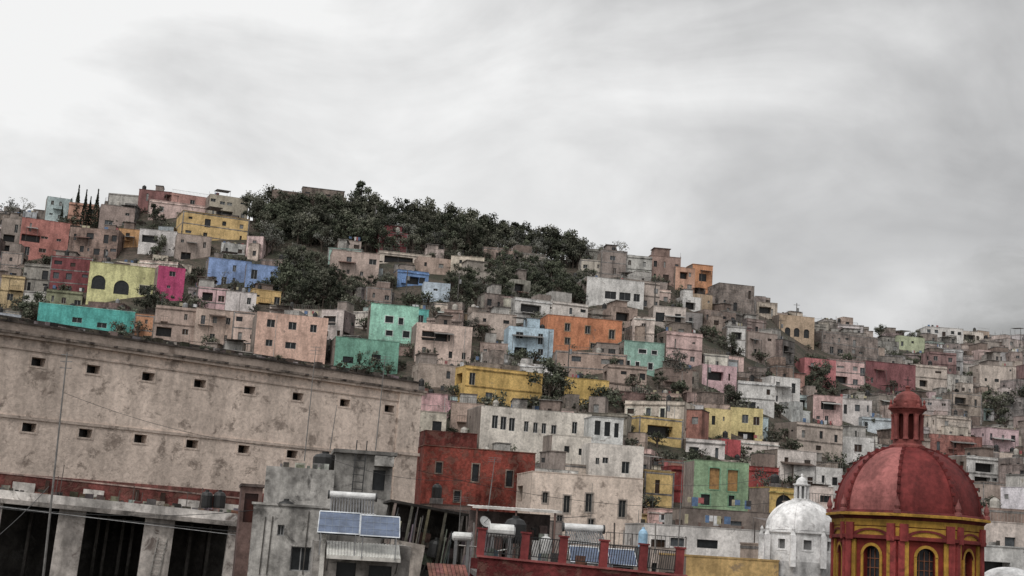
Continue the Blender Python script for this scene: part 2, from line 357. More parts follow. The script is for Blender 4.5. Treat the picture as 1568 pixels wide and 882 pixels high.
rects=[]; foots=[]
def nm(col,mat):
    r,g,b=col; mx=max(col); mn=min(col)
    if mat=='brickwork': return 'brick_house'
    if mx-mn<0.14*mx+0.01: return 'white_house' if mx>0.5 else 'grey_concrete_house'
    if g>=r and g>=b: return 'green_house'
    if b>r: return 'blue_house'
    if g>0.72*r: return 'yellow_house' if b<0.55*r else 'cream_house'
    return 'red_house' if g<0.33*r else ('orange_house' if b<g*0.7 else 'pink_house')
def hero(u0,v0,u1,v1,rgb,yaw=None,d=None,mat='clean_stucco',ops=None,dp=None,side=None,name=None,ext=0.55,frame=None,trim=None,smat=None,drop=None,R=None,dens=0.75,cop=None,ph=0.5,rich=True):
    global HAZE_MIX
    R=R or random.Random(int(u0*7+v0*13)); col=C(*rgb)
    if yaw is None: yaw=R.uniform(2,24)
    d=d or hit((u0+u1)/2,v1)
    HAZE_MIX=max(0,min(0.16,(d-230)/800+(0.05 if u0>1200 else 0))); nmx=name or nm(col,mat); col=mixt(col,HAZE_TINT,HAZE_MIX)
    yr=math.radians(yaw); pl=Pl((u0+u1)/2,v1,d,yr)
    vm=(v0+v1)/2; xa=pl.uv(u0,vm)[0]; xb=pl.uv(u1,vm)[0]; zt=pl.uv((u0+u1)/2,v0)[1]; w=xb-xa
    dp=dp or min(9,max(4.5,w*0.7))
    if ops is not None:
        oo=[]
        for q in ops:
            x,z=pl.uv(q[0],q[1]); hw=q[2]*d/F/2/math.cos(yr); hh=q[3]*d/F/2
            oo.append((x-hw,x+hw,z-hh,z+hh)+tuple(q[4:]))
    else: oo=[(q[0]+xa,q[1]+xa)+tuple(q[2:]) for q in auto_ops(w,zt,0.2,R,dens)]
    zb=-(drop or 4.0)
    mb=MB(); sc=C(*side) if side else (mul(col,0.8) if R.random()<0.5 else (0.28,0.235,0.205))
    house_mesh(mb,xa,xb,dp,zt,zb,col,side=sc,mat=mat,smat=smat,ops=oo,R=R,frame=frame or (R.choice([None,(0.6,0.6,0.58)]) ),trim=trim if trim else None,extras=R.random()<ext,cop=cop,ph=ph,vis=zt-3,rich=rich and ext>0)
    o=mb.obj(nmx,pl.M); HAZE_MIX=0.0
    rects.append((u0,v0,u1,v1,d)); c=pl.o+pl.y*dp/2+pl.x*((xa+xb)/2); foots.append((c.x,c.y,w,dp))
    return pl,o
W=(214,211,206)
hs=[
(70,303,110,345,(150,168,168)),(104,312,150,348,(178,126,100)),(165,298,215,318,(150,146,138)),(212,292,262,312,(112,62,58)),(228,311,322,332,(194,164,154)),(262,300,330,316,(165,116,104)),(320,301,380,335,(150,140,120)),
(415,297,530,333,(112,94,82),{'yaw':14,'dp':5,'mat':'brickwork','dens':0.12}),(278,329,381,372,(192,156,80)),(308,346,340,364,(98,116,154)),(153,316,206,350,(140,120,111)),
(30,337,105,395,(162,94,82)),(180,351,214,383,(180,130,68)),(212,353,270,390,(206,200,196)),(270,360,323,398,(140,123,112)),(0,335,30,390,(136,123,113)),(75,393,140,450,(108,42,45)),
(240,409,282,463,(164,34,92)),(318,398,384,436,(104,132,178)),(376,406,428,440,(100,128,172)),(300,441,350,478,(182,146,148)),(345,447,392,482,(208,198,194)),(386,445,430,468,(182,148,80)),
(105,350,180,400,(130,106,94),{'mat':'brickwork'}),(35,405,80,450,(134,129,120)),(35,446,70,471,(206,202,194)),(0,386,34,420,(142,124,113)),(0,422,36,470,(168,144,98)),(70,445,126,472,(116,118,88)),
(205,482,236,516,(166,114,76)),(236,470,300,532,(146,126,114)),(298,474,360,532,(160,140,126)),(355,478,402,538,(178,154,140)),
(507,386,580,440,(158,137,125)),(580,356,624,392,(122,36,44),{'ops':[(594,367,8,9,'w'),(594,380,8,9,'w')],'trim':(0.6,0.5,0.45)}),(580,388,660,406,(174,161,146)),(608,415,656,443,(84,122,170)),(648,433,689,463,(184,200,214)),(690,393,741,422,(184,171,150)),
(738,380,790,412,(140,118,106),{'mat':'brickwork'}),(786,388,836,414,(150,137,126)),(888,398,925,425,(158,149,135)),(920,384,960,425,(126,112,104)),(955,392,998,428,(152,150,144)),(995,393,1042,435,(130,102,90)),(1034,410,1064,450,(170,124,96)),(1060,406,1091,447,(194,126,70),{'ops':[(1076,425,12,12,'w')]}),
(788,459,850,495,W),(846,464,900,500,(202,193,184)),(778,502,847,552,(158,182,196)),(722,480,790,520,(160,144,132)),(627,474,656,502,(62,152,144)),
(712,566,830,622,(186,150,66),{'dens':0.2,'dp':5}),(864,581,932,622,(188,154,66),{'dens':0.1}),(636,498,722,560,(188,164,150)),(1045,455,1073,477,W),(1112,500,1143,536,W),
(1075,560,1128,600,(194,156,160)),(1130,585,1186,630,W),(1180,578,1225,626,(200,196,191)),(1232,550,1280,592,(172,88,90)),(1268,552,1325,592,(190,152,146)),(1325,556,1402,600,(118,52,56),{'dens':0.3}),(1245,606,1290,652,(192,154,148)),(1286,612,1335,650,(208,199,194)),
(1080,627,1120,674,(192,172,108)),(1118,625,1168,676,(200,182,114)),(978,640,1046,682,(180,152,84)),(1050,674,1110,700,(208,200,195)),(1104,674,1134,704,(160,64,68)),(1132,676,1192,704,(194,182,173)),(1418,502,1475,522,(198,194,189)),(1376,516,1416,540,(154,162,124)),
(1422,667,1504,712,(144,84,72),{'mat':'brickwork','yaw':8}),(1510,657,1560,692,(194,160,164)),(1320,640,1372,668,(180,191,197)),(1475,508,1506,530,(186,174,161)),(1015,565,1060,600,(128,109,99)),
(1145,510,1190,560,(146,128,118)),(1258,512,1345,556,(124,110,102),{'mat':'brickwork'}),(1020,510,1075,560,(174,144,138)),(955,430,1010,470,(156,141,130)),(1000,470,1050,505,(174,161,151)),(1400,560,1450,600,(168,153,140)),(1500,560,1556,600,(168,153,140)),
(1028,715,1064,775,(126,46,44),{'dens':0.4}),(986,722,1032,776,(194,162,90)),(1145,716,1192,760,(136,54,50),{'dens':0.0}),(1178,748,1216,792,(194,160,74),{'ops':[(1200,775,26,34,'arch')],'d':168}),
(640,560,712,600,(150,135,123)),(690,618,740,665,(156,134,120)),(930,560,990,600,(142,123,111)),(850,540,960,575,(148,125,111)),
(1220,650,1290,700,(158,143,131)),(1290,670,1340,715,W),(1190,690,1250,745,(178,169,162)),(1505,740,1560,800,(154,137,125)),(1480,700,1530,745,W),(1215,715,1290,760,W),
(705,415,760,440,(150,140,128)),(560,440,600,470,(122,103,93)),(640,395,690,418,(150,127,112)),
]
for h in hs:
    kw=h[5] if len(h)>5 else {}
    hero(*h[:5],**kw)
hero(135,406,245,456,(204,200,128),yaw=14,ops=[(151,432,20,22,'arch'),(186,440,22,22,'arch'),(222,444,16,14,'w')],trim=(0.7,0.68,0.52),name='yellow_arcaded_house',ext=0,dens=0)
hero(56,471,206,520,(48,152,144),yaw=17,ops=[(118,490,14,8,'w'),(156,498,14,8,'w'),(185,504,8,7,'w')],name='turquoise_house',ext=0,cop=C(90,180,170))
hero(390,482,500,566,(194,156,136),yaw=15,ops=[(415,495,12,12),(448,499,12,12),(480,503,10,12),(412,525,10,10),(445,529,16,10)],name='salmon_house',ext=1,trim=None,rich=False)
hero(512,520,610,574,(92,144,124),yaw=14,ops=[(533,551,16,10),(576,548,14,10)],name='green_house',ext=0)
hero(566,467,640,527,(122,178,156),yaw=10,ops=[(596,489,12,10),(614,492,7,10),(596,510,10,8),(622,512,10,10)],trim=(0.65,0.72,0.68),name='mint_green_house',ext=0)
hero(898,428,986,470,(202,199,194),yaw=12,ops=[(935,452,18,12),(957,454,18,12),(975,456,10,12)],name='white_balcony_house',frame=(0.3,0.3,0.3))
hero(837,487,952,541,(174,104,58),yaw=11,ops=[(869,501,8,12),(900,505,8,12),(869,522,8,10),(937,512,9,14),(908,530,8,9)],trim=(0.42,0.30,0.2),name='orange_house',ext=0)
hero(955,524,1017,573,(116,152,138),yaw=9,ops=[(984,538,12,6),(1002,540,8,6),(961,558,7,12),(976,560,6,12),(996,561,7,10)],trim=(0.7,0.72,0.7),name='green_house')
hero(1193,484,1247,520,(162,136,106),yaw=12,ops=[(1206,508,9,14,'arch'),(1220,509,9,14,'arch'),(1235,511,9,14,'arch')],name='arcaded_house',ext=0)
# mid-ground block
hero(735,628,905,688,(208,199,186),yaw=14,ops=[(758,646,9,20),(771,648,9,20),(784,650,9,20),(806,653,7,16),(820,655,7,16),(833,656,7,16),(848,660,8,18),(880,655,8,18)],name='white_apartment_house',ext=0,d=200,drop=8,frame=(0.6,0.6,0.6))
hero(845,668,905,700,(202,193,180),yaw=14,ops=[(868,688,8,10),(890,692,8,10)],name='white_house',d=188,drop=8,ext=0)
hero(905,640,954,690,(196,196,192),yaw=10,ops=[(915,655,9,22),(930,657,9,22),(944,659,7,22)],name='white_house',ext=0,d=196)
hero(902,682,985,745,(212,203,192),yaw=9,ops=[(927,705,9,9),(958,716,12,18),(915,706,6,10)],name='white_house',ext=0,d=180,drop=9)
hero(646,688,818,782,(128,52,38),yaw=12,ops=[(672,716,9,16),(728,724,10,26),(780,733,10,24),(700,760,9,16)],mat='flaking_paint',name='red_house',ext=0,d=158,drop=9,trim=(0.3,0.24,0.2),cop=(0.3,0.17,0.13))
hero(650,662,730,700,(108,48,40),yaw=12,ops=[],mat='flaking_paint',name='red_house',ext=0,d=170,drop=6)
hero(812,728,983,835,(180,163,148),yaw=10,ops=[(868,772,10,26),(902,770,11,28),(953,779,11,26),(835,762,8,16),(857,800,9,22),(905,806,9,22)],mat='old_plaster',name='cream_house',ext=0,d=148,drop=9,frame=(0.3,0.28,0.25),trim=(0.4,0.35,0.31))
hero(1062,708,1146,782,(112,138,104),yaw=8,ops=[(1094,733,16,32,'w',(0.42,0.24,0.1)),(1122,736,16,32,'w',(0.42,0.24,0.1)),(1080,765,14,16),(1120,767,9,16)],name='green_house',ext=0,d=160,drop=8,trim=(0.22,0.38,0.25))
for t in [(985,808,1172,850,(208,203,198),{'d':128,'dens':0.3}),(1048,782,1182,830,(104,93,86),{'d':140}),(1050,856,1192,905,(176,142,76),{'d':105,'dens':0.7}),(1180,838,1278,905,(158,140,126),{'d':112}),
 (1495,838,1580,910,(206,204,200),{'d':118,'dens':0.9}),(1496,800,1570,845,(174,161,152),{'d':135}),(1275,790,1300,850,(148,132,121),{'d':132}),(640,800,720,870,(110,99,93),{'d':105}),(800,838,880,900,(126,113,106),{'d':100}),
 (880,836,1050,900,(156,143,134),{'d':108}),(1500,780,1575,815,(126,106,95),{'d':150}),(1190,800,1240,840,(188,175,163),{'d':140}),(660,775,720,812,(100,83,76),{'d':128}),(1230,770,1290,810,(186,171,162),{'d':150})]:
    hero(*t[:5],drop=10,**t[5])

# ------------------------------------------------------------------ vegetation zones
def inz(u,v):
    if 383<u<590 and v<395: return 1
    if 590<=u<745 and v<398: return 1
    if 745<=u<885 and v<404: return 1
    if 430<u<502 and v<482: return 1
    if 500<=u<565 and 425<v<490: return 0.85
    if 690<u<900 and v<470: return 0.85
    return 0
singles=[(233,482,205,262,437),(850,626,824,872,560),(1530,652,1500,1568,602),(1346,522,1330,1362,497),(1405,516,1390,1418,497),(1408,562,1396,1420,545),(725,618,708,745,596),(1206,478,1196,1218,462),(325,476,314,336,456),(525,438,512,538,422),(1010,596,996,1024,570),(1425,500,1412,1440,486),(1045,600,1034,1058,580),(965,672,954,978,652),(1295,665,1284,1308,648)]
for s in singles: rects.append((s[2]+4,s[4]+6,s[3]-4,s[1],hit(s[0],s[1])))
rects.append((1278,600,1500,800,80)); rects.append((86,296,150,350,hit(118,351)-1))

# ------------------------------------------------------------------ random hillside town
pal=[((152,132,120),18),((138,117,105),14),((172,154,140),12),((128,119,112),11),((190,177,164),11),((213,210,205),15),((184,156,144),9),((198,184,164),6),((150,100,86),4),((180,154,98),2.6),((148,160,162),4),((192,156,152),5),((150,124,96),4),((120,58,54),2.4),((122,154,144),1.5),((116,138,168),1.6),((186,130,88),1.2)]
pc=[p[0] for p in pal]; pw=[p[1] for p in pal]
R=random.Random(5); cnt=0; gaps=[]
y=128.0
while y<475:
    x=-0.44*y-10+R.uniform(0,5)
    while x<0.46*y:
        w=R.choice((R.uniform(3.2,5.5),R.uniform(5,8.5),R.uniform(4.5,10)))
        xc=x+w/2; yy=y+R.uniform(-2.8,2.8)
        x+=w+R.choice((-0.6,-0.2,0.3,1.0,2.2))
        a=xc/yy; Dc=float(np.interp(a,ca,cd))
        if yy>Dc+12: continue
        if a<-0.06 and yy<185: continue
        z=H(xc,yy); u,v=proj((xc,yy,z))
        k=inz(u,v+2)
        if k and R.random()<k: continue
        if R.random()<0.11: gaps.append((xc,yy)); continue
        dp=R.uniform(4.5,8); yaw=math.radians(11+9*math.sin(xc*0.03+yy*0.02)+R.gauss(0,11))
        if any(abs(xc-f[0])<(w+f[2])/2*0.8 and abs(yy+dp/2-f[1])<(dp+f[3])/2*0.75 for f in foots): continue
        hts=[R.choice((R.uniform(2.3,3.6),R.uniform(3.5,6.2),R.uniform(4.8,8.6))),3.0,2.2]
        if yy>Dc-12: hts[0]=R.uniform(2.3,4.8)
        ok=None
        for h in hts:
            ul,vl=proj((xc-w/2,yy,z+h)); ur,vr=proj((xc+w/2,yy,z+h)); vt=min(vl,vr)-4
            bad=False
            for q in rects:
                if q[4]>yy and ur>q[0]+3 and ul<q[2]-3 and vt<q[3]-5 and v>q[1]: bad=True;break
            if not bad: ok=h;break
        if ok is None: continue
        h=ok; col=jit(C(*R.choices(pc,pw)[0]),0.15)
        hz=max(0,min(0.4,(yy-225)/520+(0.15 if u>1250 else 0))); HAZE_MIX=hz  # farther houses get paler paint in place of haze
        mat='brickwork' if R.random()<0.2 else R.choice(('stucco','stucco','clean_stucco'))
        if mat=='brickwork': col=jit(R.choice([(0.27,0.20,0.17),(0.31,0.26,0.23),(0.24,0.225,0.21)]),0.15)
        nmh=nm(col,mat); col=mixt(col,HAZE_TINT,hz)
        sd=None; sm=None
        if R.random()<0.5: sd=mixt(jit((0.28,0.235,0.21),0.15),HAZE_TINT,hz); sm='brickwork'
        mb=MB()
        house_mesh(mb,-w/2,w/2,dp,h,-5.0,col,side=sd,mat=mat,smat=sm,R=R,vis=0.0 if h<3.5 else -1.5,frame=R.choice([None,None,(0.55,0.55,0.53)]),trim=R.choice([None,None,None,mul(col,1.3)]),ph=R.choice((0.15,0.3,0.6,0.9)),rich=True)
        if h>3.5 and R.random()<0.5:
            w2=w*R.uniform(0.35,0.7); xo=R.uniform(-w/2,w/2-w2); h2=h-R.uniform(1.5,3.0); c2=mixt(jit(C(*R.choices(pc,pw)[0]),0.1),HAZE_TINT,hz); fd=R.uniform(1.2,2.8)
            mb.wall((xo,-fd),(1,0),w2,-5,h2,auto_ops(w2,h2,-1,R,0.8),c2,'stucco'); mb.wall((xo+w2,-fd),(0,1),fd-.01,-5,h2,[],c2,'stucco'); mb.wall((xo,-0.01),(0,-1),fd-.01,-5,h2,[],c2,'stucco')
            mb.box(xo-0.05,xo+w2+0.05,-fd-.06,-0.01,h2,h2+0.12,mul(c2,0.7),'concrete')
            if R.random()<0.5: rail(mb,xo,xo+w2,-fd,h2+.12,R,R.choice([(0.05,0.05,0.05),(0.4,0.4,0.38)]))
        if R.random()<0.25:
            w3=R.uniform(2,3.5); sgn=R.choice((-1,1)); xo=w/2+.01 if sgn>0 else -w/2-w3-.01; h3=h*R.uniform(0.5,0.85); c3=mixt(jit(C(*R.choices(pc,pw)[0]),0.1),HAZE_TINT,hz)
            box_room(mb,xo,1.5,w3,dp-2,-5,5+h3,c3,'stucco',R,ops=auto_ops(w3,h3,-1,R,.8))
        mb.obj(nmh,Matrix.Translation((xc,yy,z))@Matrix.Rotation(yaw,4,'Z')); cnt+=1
    y+=R.uniform(5.6,7.2)
HAZE_MIX=0.0
print('random houses',cnt,'gaps',len(gaps))

# ------------------------------------------------------------------ trees
def tree_mesh(name,seed,h=7.0,r=3.2,nl=1350,ls=0.42,cols=((0.035,0.055,0.025),(0.07,0.09,0.04),(0.10,0.115,0.06)),kind='broad'):
    R=random.Random(seed); mb=MB(); bk=(0.11,0.09,0.075)
    def leaf(p,c,s):
        a=Vector((R.gauss(0,1),R.gauss(0,1),R.gauss(0,1))).normalized(); b=a.orthogonal().normalized(); b=Matrix.Rotation(R.uniform(0,6.28),3,a)@b; t=a.cross(b)
        mb.poly([p-b*s*0.5,p+t*s*0.35,p+b*s*0.6,p-t*s*0.4],c,'foliage')
    if kind=='cypress':
        mb.tube((0,0,-1),(0,0,h*0.9),0.2,bk,'bark',6,0.03)
        for i in range(nl):
            z=R.random(); rr=r*(math.sin(math.pi*min(1,(z+0.08))**0.6)+0.05)*R.uniform(0.5,1.05)*(1-0.5*z); t=R.uniform(0,6.28)
            leaf(Vector((rr*math.cos(t),rr*math.sin(t),0.4+z*(h-0.4))),R.choice(((0.025,0.034,0.022),(0.035,0.046,0.028),(0.055,0.062,0.04))),ls)
        return mb.mesh(name)
    if kind=='bare':
        def br(p,d,l,rr,k):
            q=p+d*l; mb.tube(p,q,rr,(0.15,0.13,0.12),'bark',4,rr*0.65)
            if k==0: return
            for i in range(R.choice((2,3,3))):
                e=(d+Vector((R.gauss(0,.5),R.gauss(0,.5),R.gauss(0.1,.3)))).normalized(); br(q,e,l*R.uniform(0.6,0.8),rr*0.62,k-1)
            if k<=2:
                for i in range(3): leaf(q+Vector((R.gauss(0,.3),R.gauss(0,.3),R.gauss(0,.3))),(0.14,0.14,0.10),0.3)
        br(Vector((0,0,-1)),Vector((0,0,1)),h*0.38,0.16,5); return mb.mesh(name)
    th=h*0.42; lean=Vector((R.uniform(-.4,.4),R.uniform(-.4,.4),0)); top=Vector((0,0,th))+lean
    mb.tube((0,0,-1.2),top*0.5,0.26,bk,'bark',7,0.2); mb.tube(top*0.5,top,0.2,bk,'bark',7,0.15)
    cl=[]
    nC=R.randint(11,16)
    for i in range(nC):
        t=R.uniform(0,6.28); q=R.random()**0.5; zz=R.uniform(0.32,0.95)
        rr=r*q*math.sqrt(max(0.05,1-((zz-0.58)/0.48)**2))
        c=Vector((rr*math.cos(t),rr*math.sin(t),h*zz)); cr=R.uniform(0.5,1.15)*r*0.35; cl.append((c,cr,R.uniform(0,1)))
        mb.tube(top*R.uniform(0.6,1.0),c,0.09,bk,'bark',4,0.03)
    for i in range(nl):
        c,cr,cc=R.choice(cl); dv=Vector((R.gauss(0,1),R.gauss(0,1),R.gauss(0,0.8))); dv=dv.normalized()*cr*R.uniform(0.3,1.2)
        p=c+dv; lt=0.5*cc+0.5*max(0,min(1,0.5+dv.z/cr*0.6))+R.uniform(-.15,.15)  # light from above painted into leaves: clump tops paler, undersides darker
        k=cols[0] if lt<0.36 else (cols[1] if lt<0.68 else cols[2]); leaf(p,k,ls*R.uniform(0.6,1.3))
    return mb.mesh(name)
gr=((0.034,0.043,0.027),(0.072,0.084,0.05),(0.12,0.135,0.082))
gr2=((0.048,0.054,0.037),(0.095,0.10,0.066),(0.155,0.155,0.11))
tm=[tree_mesh('broadleaf_tree',i,h=R.uniform(6.5,8),r=R.uniform(2.8,3.8),cols=gr if i%2 else gr2) for i in range(8)]
ash=((0.08,0.085,0.07),(0.13,0.135,0.11),(0.19,0.19,0.16))
ta=[tree_mesh('grey_tree',40+i,h=7,r=3,nl=600,ls=0.34,cols=ash) for i in range(3)]
tb=[tree_mesh('bare_tree',60+i,h=7,kind='bare') for i in range(3)]
tc=[tree_mesh('cypress_tree',80+i,h=9,r=0.95,nl=1000,ls=0.35,kind='cypress') for i in range(2)]
ts=[tree_mesh('shrub',90+i,h=2.6,r=1.6,nl=240,ls=0.32,cols=gr2 if i%2 else gr) for i in range(4)]
tall=tree_mesh('tall_tree',99,h=11.5,r=3.6,nl=2600,ls=0.45,cols=gr)
def putxy(me,x,y,s,name,parent=None,zs=1.0,dz=0.0):
    o=bpy.data.objects.new(name,me); scene.collection.objects.link(o); o.location=(x,y,H(x,y)+dz); o.rotation_euler=(0,0,R.uniform(0,6.28)); o.scale=(s*R.uniform(.9,1.1),s*R.uniform(.9,1.1),s*zs)
    if parent: o.parent=parent
    return o
def put(me,u,v,s,name,parent=None,d=None,zs=1.0,dz=0.0):
    d=d or hit(u,v); r=ray(u,v); return putxy(me,r.x*d,d,s,name,parent,zs,dz)
grove=empty('hilltop_grove')
def zone(n,u0,u1,fv0,fv1,s0,s1,meshes,par):
    for i in range(n):
        u=u0+(u1-u0)*(i+R.random())/n; v=R.uniform(fv0(u),fv1(u)); put(R.choice(meshes),u,v,R.uniform(s0,s1),'tree_instance',par)
cv=lambda u: float(np.interp(u,[c[0] for c in crest],[c[1] for c in crest]))
mixm=tm+tm+ta
zone(24,388,590,lambda u:cv(u)+2,lambda u:cv(u)+8,0.8,1.15,tm,grove)
zone(60,388,590,lambda u:cv(u)+8,lambda u:394,0.65,1.1,mixm,grove)
zone(20,590,745,lambda u:cv(u)+1,lambda u:cv(u)+6,0.8,1.15,tm,grove)
zone(42,590,745,lambda u:cv(u)+5,lambda u:396,0.6,1.05,mixm,grove)
zone(18,745,885,lambda u:cv(u)+1,lambda u:cv(u)+5,0.75,1.05,mixm,grove)
zone(24,745,885,lambda u:cv(u)+4,lambda u:cv(u)+18,0.6,0.95,tm+ta,grove)
zone(12,680,880,lambda u:cv(u),lambda u:cv(u)+4,0.8,1.05,ta+tb,grove)
zone(28,432,502,lambda u:405,lambda u:482,0.6,0.95,mixm,grove)
slope=empty('hillside_scrub')
zone(52,690,900,lambda u:cv(u)+25,lambda u:468,0.4,0.8,tm+tm+ta,slope)
zone(110,690,900,lambda u:cv(u)+20,lambda u:470,0.6,1.2,ts,slope)
zone(10,500,570,lambda u:420,lambda u:485,0.4,0.6,tm+ta,slope)
zone(60,430,570,lambda u:400,lambda u:486,0.6,1.2,ts,slope)
zone(520,-20,1600,lambda u:cv(u)+15,lambda u:760,0.5,1.3,ts,slope)
for gx,gy in gaps:
    for k in range(3): putxy(R.choice(ts),gx+R.uniform(-3,3),gy+R.uniform(-2,2),R.uniform(.6,1.3),'shrub_instance',slope)
    if R.random()<0.4: putxy(R.choice(tm+ta+tb),gx,gy,R.uniform(.45,.8),R.choice(('broadleaf_tree','garden_tree')))
put(tall,552,345,1.0,'tall_tree')
for k,(u,s) in enumerate(((104,.8),(114,1.15),(126,1.08),(134,.85),(144,1.05),(92,.65))): put(tc[k%2],u,351+R.uniform(-2,2),s*1.05,'cypress_tree')
for s in singles:
    d=hit(s[0],s[1]); hh=(s[1]-s[4])*d/F
    put(R.choice(tm),s[0],s[1],hh/7.6,'broadleaf_tree')
put(tm[1],838,626,1.0,'broadleaf_tree'); put(tm[2],1555,648,1.2,'broadleaf_tree'); put(tm[3],1512,640,0.9,'broadleaf_tree'); put(tm[4],222,482,.7,'broadleaf_tree'); put(tm[4],250,484,.6,'broadleaf_tree')
for u,v in ((20,335),(8,338),(32,336),(382,332),(396,334),(778,385),(845,396),(925,410),(942,412),(905,408),(1560,560),(1545,570),(330,470),(1030,595)): put(R.choice(tb+ta),u,v,R.uniform(0.7,1.0),'bare_tree')

# ------------------------------------------------------------------ granary (large plastered building)
pa=P(59,552,98); pb=P(596,627,118); yawA=math.atan2(pb.y-pa.y,pb.x-pa.x)
pl=Pl(59,552,98,yawA)
cw=C(204,186,172,.12)
xL=pl.uv(-260,500)[0]; xR=pl.uv(640,640)[0]; zT=pl.uv(300,556)[1]
up=[(59,552),(143,564),(227,576),(306,588),(382,598),(456,608),(528,618),(596,627)]; lo=[(-40,641),(45,651),(131,661),(215,671),(294,681),(373,690),(447,698),(520,706),(588,713)]
ops=[]
zu=sum(pl.uv(*q)[1] for q in up)/8; zl=sum(pl.uv(*q)[1] for q in lo[1:7])/6
for q in up+[(-30,540)]: x=pl.uv(*q)[0]; ops.append((x-0.5,x+0.5,zu-0.3,zu+0.3,'deep'))
for q in lo: x=pl.uv(*q)[0]; ops.append((x-0.5,x+0.5,zl-0.3,zl+0.3,'deep'))
mb=MB(); zB=-15-pl.o.z
mb.wall((xL,0),(1,0),xR-xL,zB,zT,[(q[0]-xL,q[1]-xL)+q[2:] for q in ops],cw,'old_plaster',rev=0.14,trim=mul(cw,0.88),panecol=(0.01,0.01,0.01))
D=26
mb.wall((xR,0),(0,1),D,zB,zT,[],cw,'old_plaster'); mb.wall((xR,D),(-1,0),xR-xL,zB,zT,[],cw,'old_plaster'); mb.wall((xL,D),(0,-1),D,zB,zT,[],cw,'old_plaster')
e=0.35
mb.box(xL-.3,xR+e,-e,D+e,zT,zT+0.2,mul(cw,0.85),'old_plaster')
mb.box(xL-.3,xR+e+.12,-e-.12,D+e,zT+.2,zT+.38,mul(cw,0.42),'concrete')
mb.box(xL,xR-0.1,0.1,D,zT+0.38,zT+1.0,mul(cw,0.5),'old_plaster'); mb.box(xL,xR,0.0,D,zT+1.0,zT+1.14,(0.1,0.085,0.075),'concrete')
mb.box(xL+.5,xR-2.2,2.6,D-2,zT+1.14,zT+1.60,mul(cw,0.4),'old_plaster'); mb.box(xL+.4,xR-2.1,2.5,D-1.9,zT+1.60,zT+1.74,(0.09,0.08,0.07),'concrete')
zc=pl.uv(300,668)[1]; mb.box(xL,xR-2.2,-0.1,-0.003,zc-.08,zc+.12,mul(cw,0.75),'old_plaster')
zc=zT-0.75; mb.box(xL,xR-2.2,-0.09,-0.003,zc-.05,zc+.06,mul(cw,0.8),'old_plaster')
mb.box(xR-2.2,xR+0.12,-0.16,-0.003,zB,zT-0.003,mul(cw,1.1),'old_plaster'); zc=pl.uv(620,695)[1]; mb.box(xR-2.35,xR+.25,-.3,-.163,zc-.1,zc+.15,mul(cw,1.0),'old_plaster')
for i in range(420):
    x=R.uniform(xL+1,xR-.6); s=R.uniform(0.05,0.26); y0=R.uniform(0.15,2.2); mb.box(x-s,x+s*1.4,y0-s*.4,y0+s,zT+1.141,zT+1.14+s*R.uniform(.6,1.8),jit(R.choice([(0.12,0.1,0.085),(.3,.27,.24),(.07,.065,.055)]),.3),'concrete')
for i in range(26):
    x=xL+(xR-xL)*(i+.5)/26; mb.box(x-.12,x+.12,-e-.35,-e-.125,zT+.22,zT+.34,(0.12,0.1,0.09),'concrete')
zr=pl.uv(180,738)[1]; mb.box(xL,xR-2.21,-0.06,-0.004,zB,zr,C(128,72,64),'flaking_paint')
mb.obj('granary_building',pl.M)
for i in range(16):
    x=R.uniform(xL+20,xR-1); o=bpy.data.objects.new('roof_weeds',ts[i%4]); scene.collection.objects.link(o); o.location=pl.M@Vector((x,R.uniform(.2,1.5),zT+1.1)); k=R.uniform(.12,.3); o.scale=(k*1.4,k*1.4,k); o.rotation_euler=(0,0,i)

# ------------------------------------------------------------------ foreground left: open gallery
pl=Pl(180,790,70,math.radians(16),math.radians(2.2)); mb=MB(); cg=C(152,144,137)
def px(u,v=800): return pl.uv(u,v)[0]
def pz(u,v): return pl.uv(u,v)[1]
xa,xb=px(-120),px(366); zt=pz(180,768); z0=pz(180,788); zb=-14-pl.o.z
mb.box(xa,xb+.2,-.35,6,z0,z0+.22,mul(cg,.7),'concrete'); mb.box(xa,xb,-.18,.1,z0+.22,zt,C(206,199,192),'stucco'); mb.box(xa,xb,.1,6,z0+.22,z0+.3,(0.2,0.19,0.18),'concrete')
for a,bq,cc in ((-120,-60,.8),(-8,0,.8),(88,130,1.15),(222,268,1.05),(352,367,.9)): mb.box(px(a),px(bq),0,.55,zb,z0,mul(cg,cc),'stucco')
mb.box(xa,xb,5,5.3,zb,z0,(0.06,0.055,0.05),'concrete'); mb.box(xa,xb,.56,5,zb,z0-3.6,(0.1,0.1,0.1),'concrete')
for u in (40,150,165,190,206,300,330): mb.box(px(u),px(u+5),3+R.random(),3.3+R.random()*.5+1,z0-3.6,z0-.1,(0.12,.11,.1),'concrete')
for s in (0,.45): mb.tube((px(238+s*30),-.15,z0-3.4),(px(246+s*30),0.0-.02,z0-.9),.035,(0.4,0.38,0.35),'metal',4)
for k in range(8): z=z0-3.2+k*.3; mb.tube((px(239+k*1.0),-.12,z),(px(252+k*1.0),-.12,z),.025,(0.4,0.38,0.35),'metal',4)
mb.tube((xa,-.3,z0-.25),(xb,-.3,z0-.25),.03,(.05,.05,.05),'metal',4); mb.tube((xa,-.32,z0-.1),(xb,-.32,z0-.42),.02,(.5,.5,.5),'metal',4)
for i in range(130): x=R.uniform(xa,xb); s=R.uniform(.04,.2); yq=R.uniform(.12,1.5); mb.box(x-s,x+s*1.3,yq,yq+s,z0+.3,zt+s*R.uniform(.1,1.7),jit(R.choice([(.2,.18,.16),(.08,.07,.06),(.3,.16,.12),(.45,.43,.4)]),.4),'concrete')
for i in range(14): x=R.uniform(xa,xb); mb.tube((x,.3,z0),(x+.02,.3,zt+R.uniform(.5,1.6)),.025,(.12,.1,.09),'metal',4)
mb.obj('gallery_building',pl.M)
